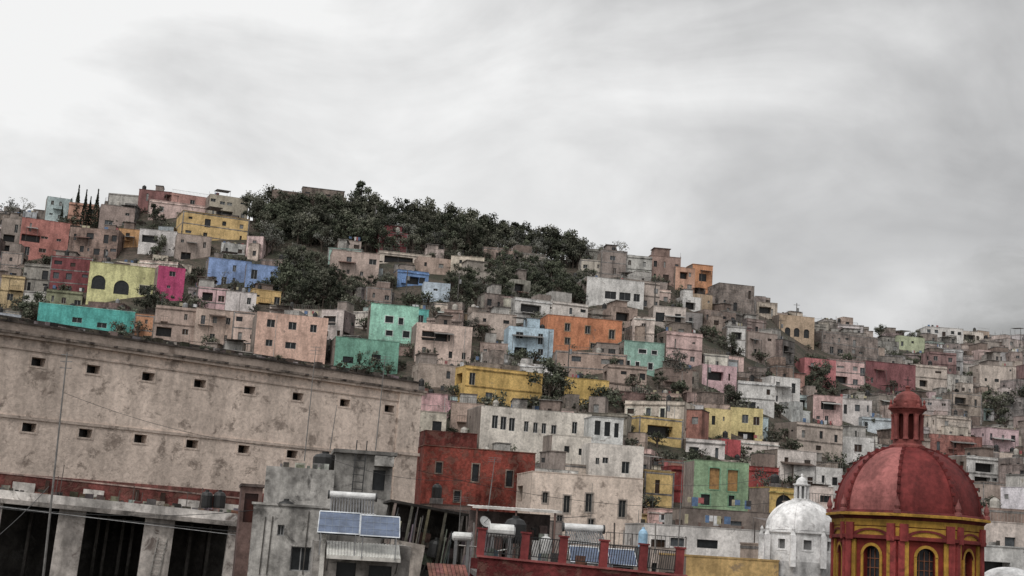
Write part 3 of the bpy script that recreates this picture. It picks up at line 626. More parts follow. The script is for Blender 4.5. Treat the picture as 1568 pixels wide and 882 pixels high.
pl=Pl(180,760,77,math.radians(18),math.radians(2.2)); mb=MB(); xa,xb=px(-120),px(395)
zt=pz(180,744); mb.box(xa,xb,0,.3,zt-3,zt,C(118,60,53),'flaking_paint'); mb.box(xa,xb,-.05,.35,zt,zt+.08,C(150,124,114),'concrete')
for a,bq in ((10,45),(120,152),(268,300),(328,360)): mb.box(px(a),px(bq),-.5,-.1,zt-1.0,zt-.35,C(200,192,184),'stucco')
for a,bq in ((60,66),(200,206),(240,247)): mb.box(px(a),px(bq),-.2,-.004,zt-2,zt-.1,(.08,.05,.04),'concrete')
mb.obj('red_parapet_wall',pl.M)
pl=Pl(330,780,72,math.radians(16)); mb=MB()
for u in (318,338): x,z=pl.uv(u,778); tinaco(mb,x,1.2,z,.32,.85)
mb.obj('black_water_tank',pl.M)
# ------------------------------------------------------------------ grey concrete roof tower
pl=Pl(500,770,62,math.radians(9)); mb=MB(); cg=C(160,156,150)
def op(u,v,w,h,*k): x,z=pl.uv(u,v); s=62/F; return (x-w*s/2,x+w*s/2,z-h*s/2,z+h*s/2)+k
x0,x1=px(386),px(502); zt=pz(440,775); zb=-14-pl.o.z
house_mesh(mb,x0,x1,5,zt,zb,mul(cg,.95),mat='concrete',ops=[op(460,856,30,36,'w'),op(430,812,10,16,'w')],sops=[],extras=False,frame=(.35,.35,.35),R=R)
x0,x1=px(400),px(508); zt=pz(450,714); mb.wall((x0,1.2),(1,0),x1-x0,zb,zt,[],cg,'concrete'); mb.wall((x1,1.2),(0,1),4,zb,zt,[],cg,'concrete'); mb.wall((x0,5.2),(0,-1),4,zb,zt,[],cg,'concrete'); mb.poly([(x0,1.2,zt),(x1,1.2,zt),(x1,5.2,zt),(x0,5.2,zt)],cg,'concrete')
for k in range(12): xx=x0+(x1-x0)*R.random()*.9; mb.box(xx,xx+R.uniform(.1,.5),1.3,1.6,zt,zt+R.uniform(.05,.3),jit(cg,.4),'concrete')
x0,x1=px(508),px(600); zt=pz(555,692); z1=pz(555,765)
mb.wall((x0,1.8),(1,0),x1-x0,zb,zt,[(1.75,2.3,z1+.5,z1+1.4,'w')],mul(cg,.62),'concrete'); mb.wall((x1,1.8),(0,1),3,zb,zt,[],mul(cg,.6),'concrete'); mb.wall((x0,4.8),(0,-1),3,zb,zt,[],mul(cg,.7),'concrete')
mb.box(x0-.1,x1+.15,1.5,4.9,zt,zt+.16,mul(cg,.45),'concrete')
mb.box(px(570),px(600),1.2,1.79,zt-.5,zt-.05,mul(cg,.8),'concrete')
for s in (537,553): mb.tube((px(s),1.55,z1-1),(px(s+3),1.6,zt+.6),.035,(.06,.06,.06),'metal',4)
for k in range(10): z=z1-.8+k*.32; mb.tube((px(537),1.56,z),(px(555),1.58,z),.025,(.06,.06,.06),'metal',4)
for u in (404,415,470,490,520): mb.tube((px(u),-.05,pz(u,880)),(px(u+2),-.05,pz(u,775+R.uniform(0,30))),.03,(.1,.09,.08),'metal',4)
mb.obj('concrete_roof_tower',pl.M)
mb=MB(); x,z=pl.uv(500,716); mb.box(x-.75,x+.75,2,3.2,z-.1,z+.0,(.12,.11,.1),'concrete'); tinaco(mb,x,2.6,z+.0,.55,.75); mb.obj('black_water_tank',pl.M)
mb=MB(); x,z=pl.uv(436,800); tinaco(mb,x,.8,z,.4,.95,(.03,.03,.03)); x,z=pl.uv(420,800); tinaco(mb,x+.1,1.6,z,.3,.8,(.3,.3,.3)); mb.obj('black_water_tank',pl.M)
pl=Pl(382,800,64,math.radians(12)); mb=MB(); zt=pz(382,745)
mb.wall((px(366),0),(1,0),px(398)-px(366),-14-pl.o.z,zt,[(.15,.75,pz(382,800),zt-.3,'w',(.06,.02,.015))],C(100,78,72),'concrete'); mb.wall((px(398),0),(0,1),3,-14-pl.o.z,zt,[],C(110,90,85),'concrete'); mb.wall((px(366),3),(0,-1),3,-14-pl.o.z,zt,[],C(96,74,69),'concrete'); mb.box(px(364),px(401),-.15,3.1,zt,zt+.12,(.15,.12,.11),'concrete')
mb.obj('roof_stair_shed',pl.M)
# ------------------------------------------------------------------ solar house
pl=Pl(550,850,46,math.radians(8)); mb=MB(); cg=C(150,144,138)
x0,x1=px(484),px(632); zt=pz(560,838); zb=-14-pl.o.z
house_mesh(mb,x0,x1,5,zt,zb,cg,mat='concrete',ops=[(px(515,870),px(545,870),pz(540,905),pz(540,862),'w'),(px(565,870),px(600,870),pz(540,905),pz(540,864),'w')],sops=[],extras=False,R=R)
mb.box(px(494),px(501),-.3,-.05,zb,pz(497,812),C(190,186,178),'concrete')
mb.obj('concrete_roof_house',pl.M)
mb=MB(); za=pz(555,832)
n=24
for i in range(n):
    a=px(503)+(px(614)-px(503))*i/n; b2=px(503)+(px(614)-px(503))*(i+1)/n; m2=(a+b2)/2
    for (p,q,zz,zw) in ((a,m2,0,.03),(m2,b2,.03,0)):
        mb.poly([(p,-1.0,za-.42+zz),(q,-1.0,za-.42+zw),(q,-.01,za+zw),(p,-.01,za+zz)],C(196,194,186),'metal')
mb.box(px(503),px(614),-1.04,-1.0,za-.52,za-.4,C(170,166,158),'metal')
for u in (506,611): mb.tube((px(u),-.98,za-.45),(px(u),-.02,za-.9),.025,(.2,.2,.2),'metal',4)
mb.obj('corrugated_awning',pl.M)
def solar_panel(name,u0,u1,vt,vb,d,yaw,deep=1.1):
    global pl
    pl=Pl((u0+u1)/2,vb,d,math.radians(yaw)); mb=MB(); x0,x1=px(u0,vb),px(u1,vb); zt=pz((u0+u1)/2,vt)*1.0
    N_=6;M_=3
    def q(a,b,o=0): return (x0+(x1-x0)*a, deep*b, zt*b+o)
    mb.poly([q(0,0),q(1,0),q(1,1),q(0,1)],C(70,84,108),'glass')
    mb.poly([q(0,0,-.05),q(0,1,-.05),q(1,1,-.05),q(1,0,-.05)],(.2,.2,.2),'metal')
    for i in range(N_+1):
        a=i/N_; w=.007 if 0<i<N_ else .02
        mb.poly([q(a-w/2,0,.012),q(a+w/2,0,.012),q(a+w/2,1,.012),q(a-w/2,1,.012)],C(100,110,124) if 0<i<N_ else C(190,195,200),'metal')
    for i in range(M_+1):
        a=i/M_; w=.012 if 0<i<M_ else .05
        mb.poly([q(0,a-w/2,.016),q(1,a-w/2,.016),q(1,a+w/2,.016),q(0,a+w/2,.016)],C(100,110,124) if 0<i<M_ else C(190,195,200),'metal')
    for a in (.08,.92):
        mb.tube(q(a,1),(q(a,1)[0],deep,-.7),.025,(.3,.3,.3),'metal',4); mb.tube(q(a,0),(q(a,0)[0],0,-.7),.025,(.3,.3,.3),'metal',4)
    mb.obj(name,pl.M)
solar_panel('solar_panel',486,550,784,817,45,6); solar_panel('solar_panel',551,612,790,822,45,6)
def heater(u0,u1,vt,vb,d,yaw):
    global pl
    pl=Pl((u0+u1)/2,vb,d,math.radians(yaw)); mb=MB(); x0,x1=px(u0,vb),px(u1,vb); h=pz((u0+u1)/2,vt); r=.13
    mb.tube((x0,1.1,h-r),(x1,1.1,h-r),r,C(196,196,194),'metal',16)
    for e_ in (x0,x1): mb.tube((e_-.03,1.1,h-r),(e_+.03,1.1,h-r),r+.015,(.05,.05,.05),'plastic',16)
    nt_=16
    for i in range(nt_):
        x=x0+.1+(x1-x0-.2)*i/(nt_-1); mb.tube((x,1.0,h-1.8*r),(x,0,.05),.026,(.16,.16,.165),'glass',6)
        mb.tube((x,.02,.06),(x,-.05,.02),.035,(.5,.5,.5),'metal',6)
    mb.tube((x0,-.03,.03),(x1,-.03,.03),.03,(.5,.5,.5),'metal',5)
    for x in (x0+.1,x1-.1): mb.tube((x,1.1,h-r),(x,1.2,-.6),.03,(.4,.4,.4),'metal',4); mb.tube((x,0,0),(x,0,-.6),.03,(.4,.4,.4),'metal',4); mb.tube((x,1.2,-.3),(x,0,-.3),.03,(.4,.4,.4),'metal',4)
    mb.obj('solar_water_heater',pl.M)
heater(501,576,752,788,47,7); heater(868,932,802,834,45,5)
# ------------------------------------------------------------------ centre: dark shed, roof slab, tanks
pl=Pl(690,800,56,math.radians(8),math.radians(7)); mb=MB(); xa,xb=px(596,780),px(745,780); zt=pz(670,778); zz=-10
mb.box(xa,xb,0,5,zt-.1,zt,(.05,.045,.04),'concrete'); mb.box(xa+.2,xb-.2,3.4,4.8,zz,zt-.1,(.07,.062,.055),'concrete')
for k in range(6): x=xa+.2+(xb-xa-.4)*k/5; mb.box(x-.05,x+.05,.02,.14,zz,zt-.1,jit((.16,.14,.12),.4),'concrete')
for k in range(90):
    x=R.uniform(xa+.2,xb-.4); z=R.uniform(zt-3.2,zt-.9); s=R.uniform(.05,.3); yq=R.uniform(0.2,3); mb.box(x-s,x+s,yq,yq+s,z-s*R.uniform(.3,1.4),z+s*R.uniform(.3,1),jit(R.choice([(.2,.18,.16),(.08,.07,.065),(.14,.12,.11),(.12,.07,.06),(.3,.28,.26),(.42,.4,.37)]),.3),'concrete')
for k in range(24):
    x=R.uniform(xa,xb); mb.tube((x,R.uniform(-.2,.6),zt-3.5),(x+R.uniform(-.4,.4),R.uniform(-.2,.6),zt-R.uniform(0,1.6)),.03,jit((.2,.19,.18),.5),'metal',4)
mb.box(xa+.3,xa+1.6,-.6,.0,zz,zt-1.5,C(150,140,130),'concrete'); tinaco(mb,xa+2.1,.4,zt-1.9,.3,.7)
mb.obj('dark_roof_shed',pl.M)
pl=Pl(686,880,48,math.radians(8)); mb=MB(); xa,xb=px(655,875),px(716,875); zt=pz(686,864)
for k in range(10):
    a=xa+(xb-xa)*k/10;b2=xa+(xb-xa)*(k+.85)/10; mb.poly([(a,-1.2,zt-.6),(b2,-1.2,zt-.6),(b2,0.6,zt),(a,0.6,zt)],jit(C(120,70,60),.2),'flaking_paint')
mb.poly([(xa,-1.18,zt-.63),(xb,-1.18,zt-.63),(xb,.6,zt-.03),(xa,.6,zt-.03)],(.1,.05,.04),'concrete'); mb.box(xa+.05,xb-.05,-.9,.5,zt-6,zt-.55,C(120,106,99),'concrete')
mb.obj('tiled_lean_to_roof',pl.M)
pl=Pl(790,790,52,math.radians(6)); mb=MB(); x0,x1=px(722),px(860); z=pz(790,779)
n=40
for i in range(n):
    a=x0+(x1-x0)*i/n; b2=x0+(x1-x0)*(i+1)/n; o=.03*(i%2)
    mb.poly([(a,0,z+o),(b2,0,z+.03-o),(b2,2.6,z+.08+.03-o),(a,2.6,z+.08+o)],C(205,200,194),'metal')
mb.box(x0,x1,-.03,0.0,z-.07,z+.02,C(196,190,182),'metal')
for u in (730,790,850): mb.tube((px(u),.1,z),(px(u),.1,z-3),.04,(.2,.12,.1),'metal',5)
mb.box(x0+.1,x1-.1,2.3,2.5,z-4,z-.1,C(96,84,80),'concrete')
for k in range(26):
    x=R.uniform(x0+.2,x1-.4); s=R.uniform(.08,.35); mb.box(x,x+s,.6+k*.06,.6+k*.06+s,z-3.5,z-R.uniform(.5,1.3),jit(R.choice([(.12,.11,.1),(.3,.28,.26),(.18,.1,.09),(.45,.43,.4)]),.3),'concrete')
mb.obj('corrugated_roof_canopy',pl.M)
pl=Pl(768,822,50,math.radians(4))
for (u,v,hw,rr) in ((768,813,.42,.24),(708,822,.3,.16)):
    mb=MB(); x,z=pl.uv(u,v); mb.tube((x-hw,0,z),(x+hw,0,z),rr,C(184,184,180),'metal',14)
    mb.tube((x-hw-.06,0,z),(x-hw,0,z),rr*.6,C(170,170,168),'metal',14,rr); mb.tube((x+hw,0,z),(x+hw+.06,0,z),rr,C(170,170,168),'metal',14,rr*.6)
    for dx in (-.3,.3): mb.box(x+dx*hw/.42-.05,x+dx*hw/.42+.05,-.15,.15,z-1.2,z-rr+.02,(.2,.2,.2),'metal')
    mb.obj('cylindrical_gas_tank',pl.M)
mb=MB(); x,z=pl.uv(742,800)
mb.lathe([(.0001,0),(.1,.01),(.18,.04),(.22,.065)],14,C(150,150,148),'metal',caps=False); mb.tube((0,0,0),(0,0,.3),.012,(.2,.2,.2),'metal',4); mb.tube((0,0,0),(0,-.5,-.4),.03,(.2,.2,.2),'metal',4)
mb.obj('satellite_dish',pl.M@Matrix.Translation((x,0,z))@Matrix.Rotation(math.radians(55),4,'X')@Matrix.Rotation(math.radians(25),4,'Y'))
mb=MB(); x,z=pl.uv(792,806); tinaco(mb,x,.8,z-.6,.4,.9); mb.obj('black_water_tank',pl.M)
mb=MB(); x,z=pl.uv(838,830); tinaco(mb,x,.5,z-.4,.22,.6,(.6,.6,.58)); x,z=pl.uv(822,832); mb.box(x-.12,x+.12,.3,.6,z-.6,z+.1,(.55,.54,.52),'metal'); mb.obj('white_water_tank',pl.M)
mb=MB()
for (u0_,v0_,u1_,v1_) in ((715,850,717,790),(727,850,728,800),(760,845,800,838),(850,840,851,800),(946,840,947,800),(960,845,962,812),(1010,848,1011,800),(700,835,735,838),(868,846,940,840)):
    xa_,za_=pl.uv(u0_,v0_); xb_,zb_=pl.uv(u1_,v1_); mb.tube((xa_,.9,za_),(xb_,.9,zb_),.03,R.choice([(.5,.5,.48),(.12,.1,.09),(.3,.28,.26)]),'metal',5)
mb.obj('roof_pipework',pl.M)
# red terrace with railings
pl=Pl(890,850,42,math.radians(3),math.radians(2.0)); mb=MB(); rc=C(112,38,38); xa,xb=px(733,850),px(1052,850); zr=pz(890,868); zt=pz(890,828)
zb=-14-pl.o.z
mb.box(xa,xb,0,.25,zb,zr,mul(rc,.8),'flaking_paint'); mb.box(xa,xb,.25,6,zr-.6,zr-.45,(.2,.18,.17),'concrete'); mb.box(xa,xb,5.8,6,zb,zr-.1,mul(rc,.8),'flaking_paint')
mb.box(xa-.05,xb+.05,-.06,.3,zr,zr+.06,C(128,60,57),'dome_paint')
us=[735,803,862,925,986,1042]
for u in us: mb.box(px(u-6,850),px(u+6,850),0,.25,zr+.06,zt+.05,rc,'dome_paint'); mb.box(px(u-8,850),px(u+8,850),-.03,.28,zt+.05,zt+.1,rc,'dome_paint')
for i in range(5):
    a=px(us[i]+6,850); b2=px(us[i+1]-6,850); hi=zt-.04
    mb.tube((a,.12,hi),(b2,.12,hi),.022,(.03,.03,.03),'metal',4); mb.tube((a,.12,zr+.16),(b2,.12,zr+.16),.02,(.03,.03,.03),'metal',4)
    n=13
    for k in range(n): x=a+(b2-a)*(k+.5)/n; mb.tube((x,.12,zr+.16),(x+(.04 if i!=1 else .1),.12,hi),.014,(.03,.03,.03),'metal',3)
for k in range(22):
    x=R.uniform(xa+.3,xb-.5); s=R.uniform(.08,.28); yq=R.uniform(.6,4.5); mb.box(x,x+s,yq,yq+s,zr-.45,zr+R.uniform(.0,.45),jit(R.choice([(.12,.11,.1),(.4,.38,.36),(.2,.1,.08),(.08,.1,.12)]),.3),'concrete')
mb.obj('red_railed_terrace',pl.M)
solar_panel('solar_panel',874,920,838,862,44,4,.7); solar_panel('solar_panel',934,976,842,866,44,4,.7)
pl=Pl(984,838,60,0.0); mb=MB(); x,z=pl.uv(984,838); tinaco(mb,x,0,z,.2,.75,C(116,156,182)); mb.box(x-.3,x+.3,-.3,.3,z-6,z,(.2,.2,.2),'concrete'); mb.obj('blue_water_tank',pl.M)

# ------------------------------------------------------------------ red church dome
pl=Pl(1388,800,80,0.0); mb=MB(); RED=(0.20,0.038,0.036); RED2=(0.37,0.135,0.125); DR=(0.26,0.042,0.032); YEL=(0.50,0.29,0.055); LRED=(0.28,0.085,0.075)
ph=-math.pi/2-math.pi/8
zc=0.35
prof=[]
Rd=3.95; Hd=3.75
for i in range(25):
    t=math.pi/2*i/24; r=Rd*math.cos(t)**0.92 if t<math.pi/2-.001 else 0; prof.append((max(r,0.86),zc+.15+Hd*math.sin(t)))
prof=[p for p in prof if p[0]>0.86]+[(0.86,zc+.12+Hd*.985)]
def octr(a):
    k=(a-ph)%(math.pi/4)-math.pi/8; return math.cos(math.pi/8)/math.cos(k)*0.6+0.4
seg=48
for q in range(seg):
    a=ph+2*math.pi*q/seg; b_=ph+2*math.pi*(q+1)/seg
    fct=q//6
    col=RED2 if fct==7 else (mul(RED,.8) if fct in (1,2) else RED)  # side light put into the colour: left facet lit, right facets shaded
    for i in range(len(prof)-1):
        (r0,z0_),(r1,z1_)=prof[i],prof[i+1]; oa,ob=octr(a),octr(b_-1e-6)
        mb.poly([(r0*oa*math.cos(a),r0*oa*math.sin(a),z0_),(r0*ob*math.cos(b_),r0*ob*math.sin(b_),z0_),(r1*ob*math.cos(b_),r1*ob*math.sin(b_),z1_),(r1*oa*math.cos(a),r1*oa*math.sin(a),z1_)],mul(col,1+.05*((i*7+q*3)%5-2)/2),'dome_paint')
for j in range(8):
    a=ph+j*math.pi/4
    for i in range(len(prof)-1):
        p=Vector((prof[i][0]*math.cos(a),prof[i][0]*math.sin(a),prof[i][1])); q=Vector((prof[i+1][0]*math.cos(a),prof[i+1][0]*math.sin(a),prof[i+1][1])); mb.tube(p,q,.085,mul(RED,.7),'dome_paint',6)
        if i%2==0 and i<20: mb.box(p.x*1.02-.08,p.x*1.02+.08,p.y*1.02-.08,p.y*1.02+.08,p.z-.02,p.z+.14,mul(RED,.8),'dome_paint')
L=[(4.0,zc+.15),(4.25,zc+.12),(4.35,zc),(4.5,zc-.03),(4.5,zc-.16),(4.3,zc-.2)]
mb.lathe(L[::-1],8,RED,'dome_paint',ph=ph,colf=lambda q,i:(YEL if i in(1,2) else mul(RED,.7)),caps=False)
mb.poly([(4.0*math.cos(ph+j*math.pi/4),4.0*math.sin(ph+j*math.pi/4),zc+.1501) for j in range(8)],RED,'dome_paint')
L=[(4.12,zc-1.45),(4.12,zc-.75),(4.16,zc-.7),(4.16,zc-.35),(4.3,zc-.2)]
mb.lathe(L,8,YEL,'dome_paint',ph=ph,colf=lambda q,i:(YEL if i in(0,) else (mul(YEL,.8) if i==2 else mul(RED,.7))),caps=False)
L=[(4.12,zc-1.45),(4.28,zc-1.4),(4.28,zc-1.25),(4.121,zc-1.2)]; mb.lathe(L,8,RED,'dome_paint',ph=ph,caps=False)
zd=zc-1.45; zbm=-15-pl.o.z
for j in range(8):
    a=ph+j*math.pi/4; b2=a+math.pi/4
    p=(3.98*math.cos(a),3.98*math.sin(a)); q=(3.98*math.cos(b2),3.98*math.sin(b2)); w=math.hypot(q[0]-p[0],q[1]-p[1]); dx=((q[0]-p[0])/w,(q[1]-p[1])/w)
    mb.wall(p,dx,w,zd-4.2,zd,[(w/2-.48,w/2+.48,zd-3.2,zd-.35,'arch')],DR,'dome_paint',rev=.35,panecol=(.03,.03,.035))
    mb.wall(p,dx,w,zbm,zd-4.2,[],DR,'dome_paint')
    nx,ny=dx[1],-dx[0]
    def pt(x,o,z): return (p[0]+dx[0]*x+nx*o,p[1]+dx[1]*x+ny*o,z)
    for (xa_,xb_,oo,zz0,zz1,cc) in ((w/2-.64,w/2-.5,.08,zd-3.3,zd-.8,YEL),(w/2+.5,w/2+.64,.08,zd-3.3,zd-.8,YEL),(.34,.58,.12,zd-4.2,zd-.02,YEL),(w-.58,w-.34,.12,zd-4.2,zd-.02,YEL),(.0,.34,.2,zd-4.2,zd-.02,mul(RED,1.6)),(w-.34,w,.2,zd-4.2,zd-.02,mul(RED,1.6)),(.05,.5,.3,zd-.02,zd+.9,mul(RED,1.5)),(w-.5,w-.05,.3,zd-.02,zd+.9,mul(RED,1.5))):
        mb.poly([pt(xa_,oo,zz0),pt(xb_,oo,zz0),pt(xb_,oo,zz1),pt(xa_,oo,zz1)],cc,'dome_paint'); mb.poly([pt(xa_,0,zz0),pt(xa_,oo,zz0),pt(xa_,oo,zz1),pt(xa_,0,zz1)],cc,'dome_paint'); mb.poly([pt(xb_,oo,zz0),pt(xb_,0,zz0),pt(xb_,0,zz1),pt(xb_,oo,zz1)],cc,'dome_paint')
    for i in range(10):
        t0=math.pi*i/10;t1=math.pi*(i+1)/10; f=lambda t,r:pt(w/2+r*math.cos(t),.08,zd-.83+r*math.sin(t))
        mb.poly([f(t0,.5),f(t0,.66),f(t1,.66),f(t1,.5)],YEL,'dome_paint')
    for s_ in (-.28,0,.28): mb.tube(pt(w/2+s_,-.3,zd-3.1),pt(w/2+s_,-.3,zd-.5),.03,(.25,.1,.05),'metal',4)
    for q_ in range(5): mb.tube(pt(w/2-.45,-.3,zd-3+.5*q_),pt(w/2+.45,-.3,zd-3+.5*q_),.025,(.25,.1,.05),'metal',4)
    for i in range(10):
        t0=math.pi*i/10;t1=math.pi*(i+1)/10; f=lambda t,r:pt(w/2+r*1.5*math.cos(t),.19,zd+.12+r*.62*math.sin(t))
        mb.poly([f(t0,.62),f(t0,.80),f(t1,.80),f(t1,.62)],mul(RED,.9),'dome_paint')
    fx,fy=4.28*math.cos(a),4.28*math.sin(a)
    mb.lathe([(.2,zc),(.2,zc+.18),(.1,zc+.22),(.17,zc+.4),(.14,zc+.55),(.05,zc+.75),(0,zc+.95)],8,mul(RED2,.8),'dome_paint',fx,fy)
zl=zc+.12+Hd*.985
mb.lathe([(.95,zl-.12),(1.0,zl),(1.0,zl+.12),(.85,zl+.2),(.8,zl+.25),(.8,zl+.45)],16,LRED,'dome_paint')
mb.lathe([(.40,zl+.45),(.40,zl+2.0)],8,mul(DR,.4),'dome_paint',caps=False)
for j in range(8):
    a=ph+j*math.pi/4; mb.lathe([(.18,zl+.45),(.14,zl+.6),(.14,zl+1.75),(.19,zl+1.9)],8,LRED,'dome_paint',.76*math.cos(a),.76*math.sin(a))
    mb.lathe([(.12,zl+2.28),(.12,zl+2.4),(.05,zl+2.5),(.09,zl+2.6),(0,zl+2.8)],6,LRED,'dome_paint',.92*math.cos(a),.92*math.sin(a))
mb.lathe([(.8,zl+1.9),(.85,zl+2.0),(1.0,zl+2.15),(1.08,zl+2.2),(1.08,zl+2.28),(.8,zl+2.32),(.8,zl+2.4),(.78,zl+2.7),(.62,zl+3.0),(.35,zl+3.2),(.16,zl+3.26),(.12,zl+3.4),(.17,zl+3.48),(0,zl+3.6)],16,mul(LRED,.85),'dome_paint')
mb.tube((0,0,zl+3.5),(0,0,zl+4.1),.03,(.08,.05,.05),'metal',4); mb.tube((-.2,0,zl+3.9),(.2,0,zl+3.9),.03,(.08,.05,.05),'metal',4)
mb.tube((4.5*.7,-.2,zc+.1),(4.5*.75,-.2,zc+3.0),.02,(.1,.1,.1),'metal',4)
mb.obj('church_dome',pl.M)
pl=Pl(1545,884,84,0); mb=MB(); mb.lathe([(1.7*math.cos(t*math.pi/16),1.0*math.sin(t*math.pi/16)-.4) for t in range(8)],24,(.75,.75,.75),'clean_stucco'); mb.lathe([(1.8,-12),(1.8,-.4)],24,(.7,.7,.7),'clean_stucco'); mb.obj('white_vault_roof',pl.M)
# ------------------------------------------------------------------ white dome
pl=Pl(1226,815,108,0); mb=MB(); WH=(.84,.83,.82)
prof=[(2.65*math.cos(t*math.pi/36),2.35*math.sin(t*math.pi/36)+.1) for t in range(18)]; mb.lathe(prof,40,WH,'clean_stucco')
for j in range(8):
    a=ph+j*math.pi/4
    for i in range(len(prof)-1): mb.tube((prof[i][0]*math.cos(a),prof[i][0]*math.sin(a),prof[i][1]),(prof[i+1][0]*math.cos(a),prof[i+1][0]*math.sin(a),prof[i+1][1]),.05,mul(WH,.9),'clean_stucco',5)
mb.lathe([(2.6,-.25),(2.9,-.1),(2.9,.05),(2.62,.1)],8,WH,'clean_stucco',ph=ph)
for j in range(8):
    a=ph+j*math.pi/4;b2=a+math.pi/4;r=2.7;p=(r*math.cos(a),r*math.sin(a));q=(r*math.cos(b2),r*math.sin(b2));w=math.hypot(q[0]-p[0],q[1]-p[1]);dx=((q[0]-p[0])/w,(q[1]-p[1])/w)
    mb.wall(p,dx,w,-2.2,-.2,[(w/2-.3,w/2+.3,-1.3,-.6,'w',(.2,.2,.2))],mul(WH,.95),'clean_stucco',trim=WH); mb.wall(p,dx,w,-14,-2.2,[],mul(WH,.8),'stucco')
    mb.box(2.95*math.cos(a)-.2,2.95*math.cos(a)+.2,2.95*math.sin(a)-.2,2.95*math.sin(a)+.2,-2.6,-.3,WH,'clean_stucco'); mb.lathe([(.22,-.3),(.1,0),(.14,.15),(0,.4)],6,WH,'clean_stucco',2.95*math.cos(a),2.95*math.sin(a))
zt=2.35
mb.lathe([(.75,zt-.1),(.75,zt+.12),(.5,zt+.16)],12,WH,'clean_stucco')
mb.lathe([(.32,zt+.1),(.32,zt+1.1)],8,(.25,.25,.25),'stucco')
for j in range(8): a=ph+j*math.pi/4; mb.tube((.48*math.cos(a),.48*math.sin(a),zt+.1),(.48*math.cos(a),.48*math.sin(a),zt+1.1),.1,WH,'clean_stucco',6)
mb.lathe([(.5,zt+1.1),(.68,zt+1.18),(.68,zt+1.26),(.45,zt+1.3),(.42,zt+1.5),(.25,zt+1.72),(.08,zt+1.8),(.1,zt+1.95),(0,zt+2.1)],12,WH,'clean_stucco')
mb.obj('white_church_dome',pl.M)

# ------------------------------------------------------------------ antennas, poles, cables
def pole(name,u0,v0,u1,v1,d,r=.04,arms=True):
    a=P(u0,v0,d); b_=P(u1,v1,d); mb=MB()
    mb.tube((0,0,0),b_-a,r,(.22,.21,.2),'metal',6,r*.5)
    if arms:
        L_=(b_-a)
        for f in (.93,.96,.99): mb.tube(L_*f+Vector((-.25,0,0)),L_*f+Vector((.25,0,0)),r*.35,(.2,.2,.2),'metal',4)
    mb.obj(name,Matrix.Translation(a))
pole('antenna_mast',66,885,103,540,60,.06); pole('antenna_mast',466,706,484,530,64,.03); pole('antenna_mast',575,690,590,545,66,.03); pole('antenna_mast',745,800,758,700,55,.025); pole('antenna_mast',505,690,516,620,62,.025,False); pole('antenna_mast',904,810,907,740,60,.02,False); pole('antenna_mast',1038,850,1046,700,70,.03); pole('antenna_mast',700,860,706,760,50,.02)
for (u,v,d) in ((1002,470,300),(575,320,335),(1084,560,250),(310,480,280),(1195,520,330),(700,470,290),(160,400,300),(1020,640,220),(1220,470,350),(1340,640,240),(620,470,290),(870,560,250),(1475,600,300)):
    b0=P(u,v,d); z=H(b0.x,b0.y); mb=MB(); h=b0.z-z+1.0; h=max(7,min(h,10)); mb.tube((0,0,-1),(0,0,h),.14,(.16,.15,.14),'bark',6,.09); mb.tube((-.8,0,h-.5),(.8,0,h-.5),.06,(.12,.1,.09),'bark',4)
    mb.lathe([(.25,h-2.2),(.25,h-1.3)],8,(.3,.3,.3),'metal',.35,0); mb.obj('utility_pole',Matrix.Translation((b0.x,b0.y,z)))
def cable(p,q,sag,r=.015):
    mb=MB(); last=None; n=14
    for i in range(n+1):
        t=i/n; c=p.lerp(q,t); c.z-=sag*4*t*(1-t)
        if last is not None: mb.tube(last,c,r,(.03,.03,.03),'plastic',3)
        last=c
    mb.obj('overhead_cable')
cable(P(-30,770,60),P(400,780,62),.4); cable(P(95,600,60),P(490,690,63),.5,.01); cable(P(-20,835,52),P(75,745,60),.1); cable(P(600,770,60),P(905,790,60),.3); cable(P(500,700,62),P(760,730,60),.5,.01); cable(P(640,720,100),P(1180,770,120),1.2,.02); cable(P(1000,740,140),P(1290,700,110),1,.02)

# ------------------------------------------------------------------ distant hill, fog imitated by fading its opacity (its foot stands behind the ridge)
m=bpy.data.materials.new('fogged_hill'); m.use_nodes=True; nt=m.node_tree; nt.nodes.clear()
out=nt.nodes.new('ShaderNodeOutputMaterial'); df=N(nt,'ShaderNodeBsdfDiffuse'); tr=N(nt,'ShaderNodeBsdfTransparent'); mx=N(nt,'ShaderNodeMixShader')
geo=N(nt,'ShaderNodeNewGeometry'); sx=N(nt,'ShaderNodeSeparateXYZ'); nt.links.new(geo.outputs['Position'],sx.inputs[0])
nz=noise(nt,geo.outputs['Position'],0.02,5,0.55,0.5)
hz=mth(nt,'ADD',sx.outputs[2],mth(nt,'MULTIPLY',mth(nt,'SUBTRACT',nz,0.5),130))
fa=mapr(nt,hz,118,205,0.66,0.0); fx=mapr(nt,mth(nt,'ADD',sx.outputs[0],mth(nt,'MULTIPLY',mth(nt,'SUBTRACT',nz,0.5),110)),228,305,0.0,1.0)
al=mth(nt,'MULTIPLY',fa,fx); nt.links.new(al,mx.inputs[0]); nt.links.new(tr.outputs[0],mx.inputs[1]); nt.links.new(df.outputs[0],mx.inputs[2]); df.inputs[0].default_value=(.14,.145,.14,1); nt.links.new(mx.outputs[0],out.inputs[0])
vs=[];fs=[];nx_,ny_=60,26
for j in range(ny_):
    for i in range(nx_):
        x=120+i*12; y=600+j*14; h=330*math.exp(-((x-430)/400)**2)*math.exp(-((y-950)/150)**2)+3*math.sin(x*.07+y*.05)
        vs.append((x,y,h-5))
for j in range(ny_-1):
    for i in range(nx_-1): fs.append((j*nx_+i,j*nx_+i+1,(j+1)*nx_+i+1,(j+1)*nx_+i))
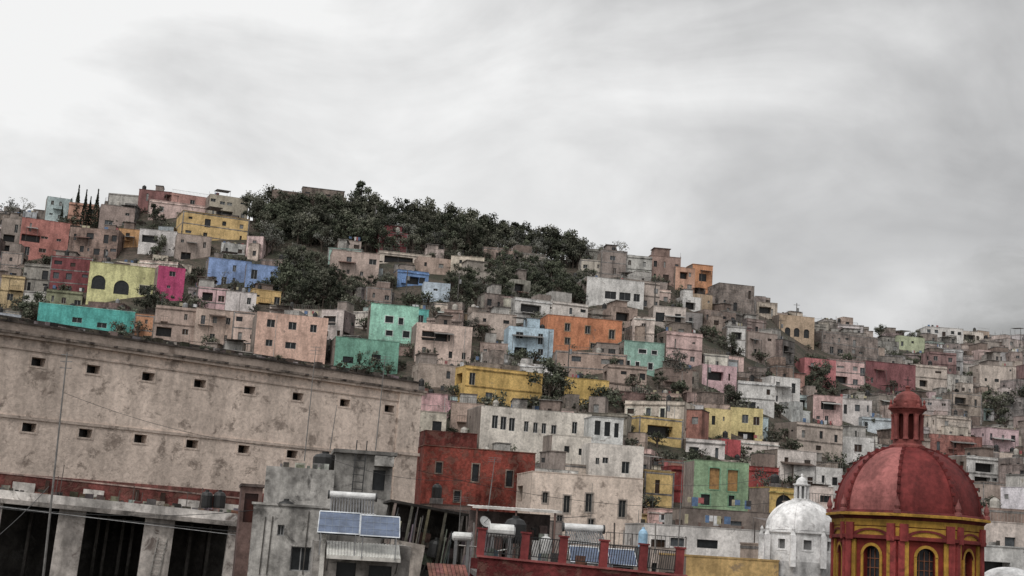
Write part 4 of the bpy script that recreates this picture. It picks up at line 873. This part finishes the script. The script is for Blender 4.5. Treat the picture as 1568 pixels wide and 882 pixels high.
me=bpy.data.meshes.new('distant_hill'); me.from_pydata(vs,[],fs); me.materials.append(m); me.polygons.foreach_set('use_smooth',[True]*len(fs)); scene.collection.objects.link(bpy.data.objects.new('distant_hill',me))

# ------------------------------------------------------------------ sky and light
EL=math.radians(48); AZ=math.radians(-20)
sd=Vector((math.sin(AZ)*math.cos(EL),-math.cos(AZ)*math.cos(EL),math.sin(EL)))
w=bpy.data.worlds.new('World'); scene.world=w; w.use_nodes=True; nt=w.node_tree; nt.nodes.clear()
out=nt.nodes.new('ShaderNodeOutputWorld'); bg=N(nt,'ShaderNodeBackground'); nt.links.new(bg.outputs[0],out.inputs[0]); bg.inputs[1].default_value=0.1
sky=N(nt,'ShaderNodeTexSky',sky_type='NISHITA'); sky.sun_disc=False; sky.sun_elevation=EL; sky.sun_rotation=math.atan2(sd.x,sd.y)
tcn=N(nt,'ShaderNodeTexCoord'); gv=tcn.outputs['Generated']
sx=N(nt,'ShaderNodeSeparateXYZ'); nt.links.new(gv,sx.inputs[0])
n1=noise(nt,mapping(nt,gv,(1,1,1.6)),4.2,6,0.5,0.7); n2=noise(nt,mapping(nt,gv,(1,1,1.5)),10.0,6,0.55,0.3)
grad=mapr(nt,sx.outputs[0],-0.28,0.34,0.20,-0.085)
v=mth(nt,'ADD',mth(nt,'ADD',mth(nt,'MULTIPLY',n1,0.74),mth(nt,'MULTIPLY',n2,0.20)),grad)
rp=N(nt,'ShaderNodeValToRGB'); nt.links.new(v,rp.inputs[0]); el=rp.color_ramp.elements
el[0].position=0.30; el[0].color=(.40,.40,.402,1); el[1].position=0.66; el[1].color=(.92,.92,.915,1)
e2=el.new(0.47); e2.color=(.61,.61,.61,1)
zen=mapr(nt,sx.outputs[2],0.42,0.95,10.0,14.0)
sc=N(nt,'ShaderNodeVectorMath',operation='SCALE'); nt.links.new(rp.outputs[0],sc.inputs[0]); nt.links.new(zen,sc.inputs['Scale'])
nt.links.new(mixc(nt,0.97,sky.outputs[0],sc.outputs[0]),bg.inputs[0])
sl=bpy.data.lights.new('sun','SUN'); sl.energy=1.1; sl.angle=math.radians(18); sl.color=(1,.96,.92)
so=bpy.data.objects.new('sun',sl); scene.collection.objects.link(so); so.rotation_euler=sd.to_track_quat('Z','Y').to_euler()
cam=bpy.data.cameras.new('camera'); cam.sensor_width=36; cam.lens=F/1568*36; cam.clip_end=6000; cam.clip_start=0.5
co_=bpy.data.objects.new('camera',cam); scene.collection.objects.link(co_); co_.matrix_world=RC.to_4x4(); scene.camera=co_
scene.view_settings.view_transform='Standard'; scene.view_settings.look='None'; scene.view_settings.exposure=0
